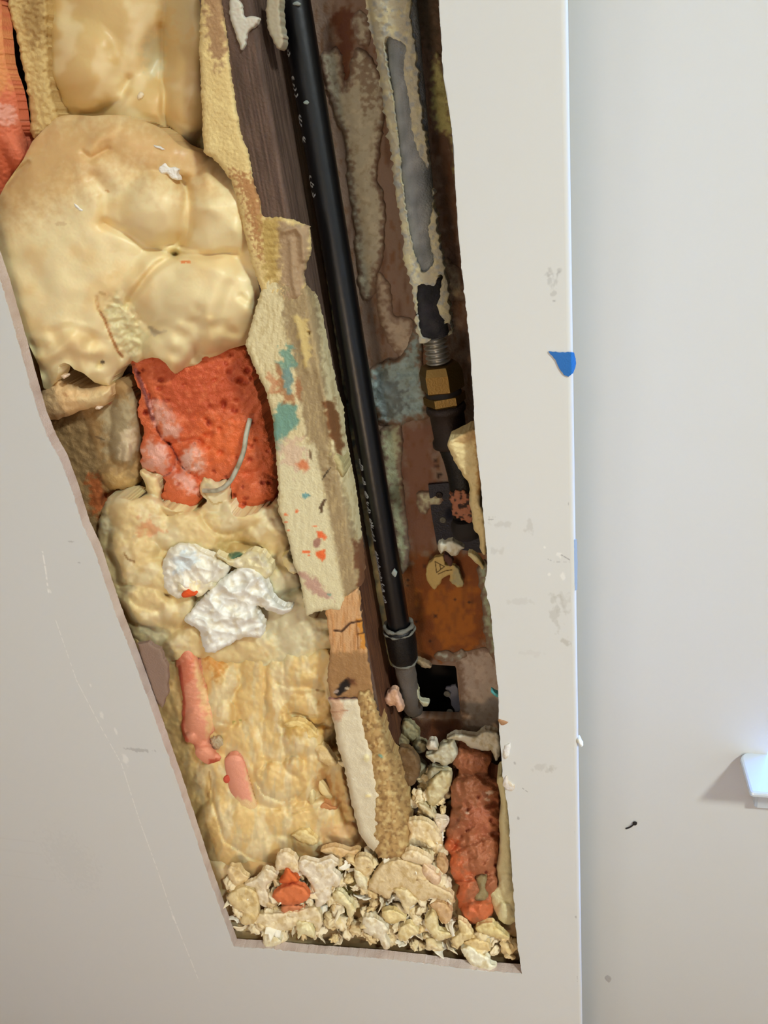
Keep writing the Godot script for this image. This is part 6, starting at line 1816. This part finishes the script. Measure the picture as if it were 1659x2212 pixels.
func build_small_things() -> void:
	# blue tape folded round the wall's corner
	var r := relief(ragged(pts([1184, 759, 1210, 762, 1234, 761, 1240, 762, 1244, 775, 1244, 790, 1238, 806, 1228, 813, 1218, 810, 1208, 796, 1200, 778]), 0.8, 3, 111), 2.0, Color.WHITE)
	var wrap := func(x: float, y: float) -> float:
		var e := 1236.0 + (y - 760) * 0.016
		return 0.0011 - maxf(0.0, x - e + 3.0) * 0.0004
	solo("blue_tape", r.mesh(self, wrap, 0.0008), mats.tape, "torn scrap of blue masking tape folded over the painted corner", "tape")
	r = relief(ragged(pts([1240, 1166, 1246, 1165, 1248, 1220, 1247, 1274, 1242, 1276, 1240, 1220]), 0.6, 3, 112), 1.5, Color.WHITE)
	solo("tape_strip", r.mesh(self, func(_x: float, _y: float) -> float: return -0.0015, 0.001), mats.tape_pale, "narrow strip of pale blue tape along the painted corner", "tape")
	chip("white_flake", pts([1247, 1600, 1252, 1596, 1256, 1604, 1260, 1610, 1255, 1612, 1249, 1606]), 0.0, Color(0.93, 0.95, 0.96), "small white flake sticking out from the painted corner", "flake", 113, 1.5, 1)
	chip("paper_shred", pts([1087, 1690, 1094, 1676, 1100, 1690, 1112, 1696, 1110, 1706, 1098, 1708, 1088, 1700]), 0.001, Color(0.88, 0.85, 0.82), "torn white paper shred on the hole's right edge beside the brick-red foam", "paper", 114, 1.5, 2)
	chip("paper_shred", pts([1086, 1630, 1092, 1612, 1104, 1606, 1100, 1626, 1092, 1640]), 0.001, Color(0.90, 0.89, 0.87), "curled white paper shred on the hole's right edge above the other", "paper", 115, 1.5, 2)
	chip("wood_splinter", pts([1060, 1492, 1074, 1498, 1086, 1504, 1084, 1508, 1070, 1504]), -0.004, Color(0.30, 0.58, 0.58), "tiny teal splinter on the right edge of the hole", "flake", 116, 1, 1)
	chip("wood_splinter", pts([1076, 1554, 1090, 1557, 1098, 1560, 1090, 1566, 1080, 1564]), 0.0005, Color(0.66, 0.50, 0.36), "tiny brown splinter on the right edge under the teal one", "flake", 117, 1, 1)
	# hole left by a nail on the wall beyond, and a smudge below it
	var a := P(1352, 1790, BACK_Z + 0.0012)
	var b := P(1371, 1779, BACK_Z + 0.0025)
	var nail := root_of("bent_nail", a)
	tag(nail, "small dark bent nail on the plain wall beyond the corner", "nail")
	part("shank", tube_along(curve_through([a, a.lerp(b, 0.5) + Vector3(0, -0.0006, 0.0012), b], 6), [0.0011], 10), mats.dark, nail)
	part("head", lathe(b + Vector3(0, 0, -0.0012), Vector3(0.2, 0.1, 1), [[0, 0.003], [0.001, 0.0036], [0.0024, 0.0028]], 16), mats.dark, nail)
	r = relief(ragged(smooth(pts([1307, 2112, 1313, 2106, 1320, 2112, 1317, 2122, 1310, 2120])), 1.0, 3, 118), 1.5, Color(0.72, 0.70, 0.68))
	r.dome(0.4, 3)
	solo("wall_smudge", r.mesh(self, BACK_Z + 0.0002, 0.0004), mats.torn, "small grey smudge low on the plain wall beyond the corner", "stain")
	for q in [[138, 813, 140, -0.03], [212, 881, 141, -0.045]]:
		chip("pale_crumb", pts([q[0] - 6, q[1], q[0], q[1] - 4, q[0] + 6, q[1] - 2, q[0] + 5, q[1] + 3, q[0] - 2, q[1] + 4]), q[3], Color(0.93, 0.84, 0.74), "tiny pale crumb in the shaded notch under the bulge's left drip" if q[0] < 200 else "tiny pale crumb on the greyish foam under the ledge", "flake", q[2], 2, 1.5)

func _ready() -> void:
	rng.seed = 77
	make_frame()
	# camera
	var cam := Camera3D.new()
	cam.name = "camera"
	cam.fov = rad_to_deg(2.0 * atan(CY / LENS))
	cam.near = 0.02
	cam.far = 40.0
	cam.transform = Transform3D(Basis(ax, -ay, -az), Vector3(0, 0, DIST))
	add_child(cam)
	cam.current = true
	# daylight outside the window
	var env := Environment.new()
	var air := ProceduralSkyMaterial.new()
	air.sky_top_color = Color(0.24, 0.52, 0.95)
	air.sky_horizon_color = Color(0.62, 0.81, 0.98)
	air.ground_horizon_color = Color(0.66, 0.74, 0.80)
	air.ground_bottom_color = Color(0.42, 0.42, 0.40)
	air.sky_energy_multiplier = 3.7
	air.ground_energy_multiplier = 1.5
	var sky := Sky.new()
	sky.sky_material = air
	env.background_mode = Environment.BG_SKY
	env.sky = sky
	env.tonemap_mode = Environment.TONE_MAPPER_LINEAR
	env.tonemap_exposure = 0.98
	env.sdfgi_enabled = true
	env.ssao_enabled = true
	env.ssil_enabled = true
	var we := WorldEnvironment.new()
	we.name = "daylight"
	we.environment = env
	add_child(we)
	make_materials()
	# ceiling lamps of the room, then an added fill lamp
	ceiling_lamp(Vector3(1.12, CEIL_Y, 1.2), 0.22, 6.0, Color(0.925, 0.965, 0.96), "round white ceiling lamp in front of the corner")
	ceiling_lamp(Vector3(-0.6, CEIL_Y, 2.1), 0.22, 1.0, Color(1.0, 0.96, 0.9), "round white ceiling lamp behind the camera")
	fill_lamp(Vector3(-0.2, -0.8, 1.9), 0.68, Color(1.0, 0.86, 0.68))
	# large structure, then the things in it
	build_setting()
	build_bay()

func ceiling_lamp(at: Vector3, size: float, energy: float, col: Color, label: String) -> void:
	var o := root_of("ceiling_lamp", at)
	tag(o, label, "lamp")
	part("housing", lathe(at, Vector3.DOWN, [[0.0, size * 0.62], [0.022, size * 0.62], [0.026, size * 0.56]], 32), mats.ceiling, o)
	part("diffuser", lathe(at + Vector3(0, -0.026, 0), Vector3.DOWN, [[0.0, size * 0.54], [0.004, size * 0.5]], 32), mats.lamp, o)
	var l := AreaLight3D.new()
	l.name = "lamp_light"
	l.area_size = Vector2(size, size)
	l.light_energy = energy
	l.light_color = col
	l.shadow_enabled = true
	l.area_range = 12.0
	l.area_attenuation = 2.0
	o.add_child(l)
	l.position = Vector3(0, -0.034, 0)
	l.rotation = Vector3(-PI / 2, 0, 0)

func fill_lamp(at: Vector3, energy: float, col: Color) -> void:      # an added, unseen warm lamp behind the camera: low frontal fill for the foam
	var o := root_of("fill_lamp", Vector3(at.x, FLOOR_Y, at.z))
	tag(o, "added warm fill lamp on a stand behind the camera", "lamp")
	var to := (Vector3(-0.25, -0.45, 0) - at).normalized()
	part("stand", lathe(Vector3(at.x, FLOOR_Y, at.z), Vector3.UP, [[0, 0.16], [0.015, 0.15], [0.02, 0.014], [at.y - FLOOR_Y - 0.1, 0.014]], 24), mats.dark, o)
	part("shade", lathe(at - to * 0.06, to, [[0, 0.03], [0.02, 0.07], [0.055, 0.13], [0.056, 0.12]], 32), mats.dark, o)
	part("diffuser", lathe(at - to * 0.002, to, [[0, 0.118], [0.003, 0.115]], 32), mats.lamp, o)
	var l := AreaLight3D.new()
	l.name = "lamp_light"
	l.area_size = Vector2(0.2, 0.2)
	l.light_energy = energy
	l.light_color = col
	l.shadow_enabled = true
	l.area_range = 12.0
	l.area_attenuation = 2.0
	o.add_child(l)
	l.position = at + to * 0.008 - o.position
	l.basis = Basis.looking_at(to, Vector3.UP)
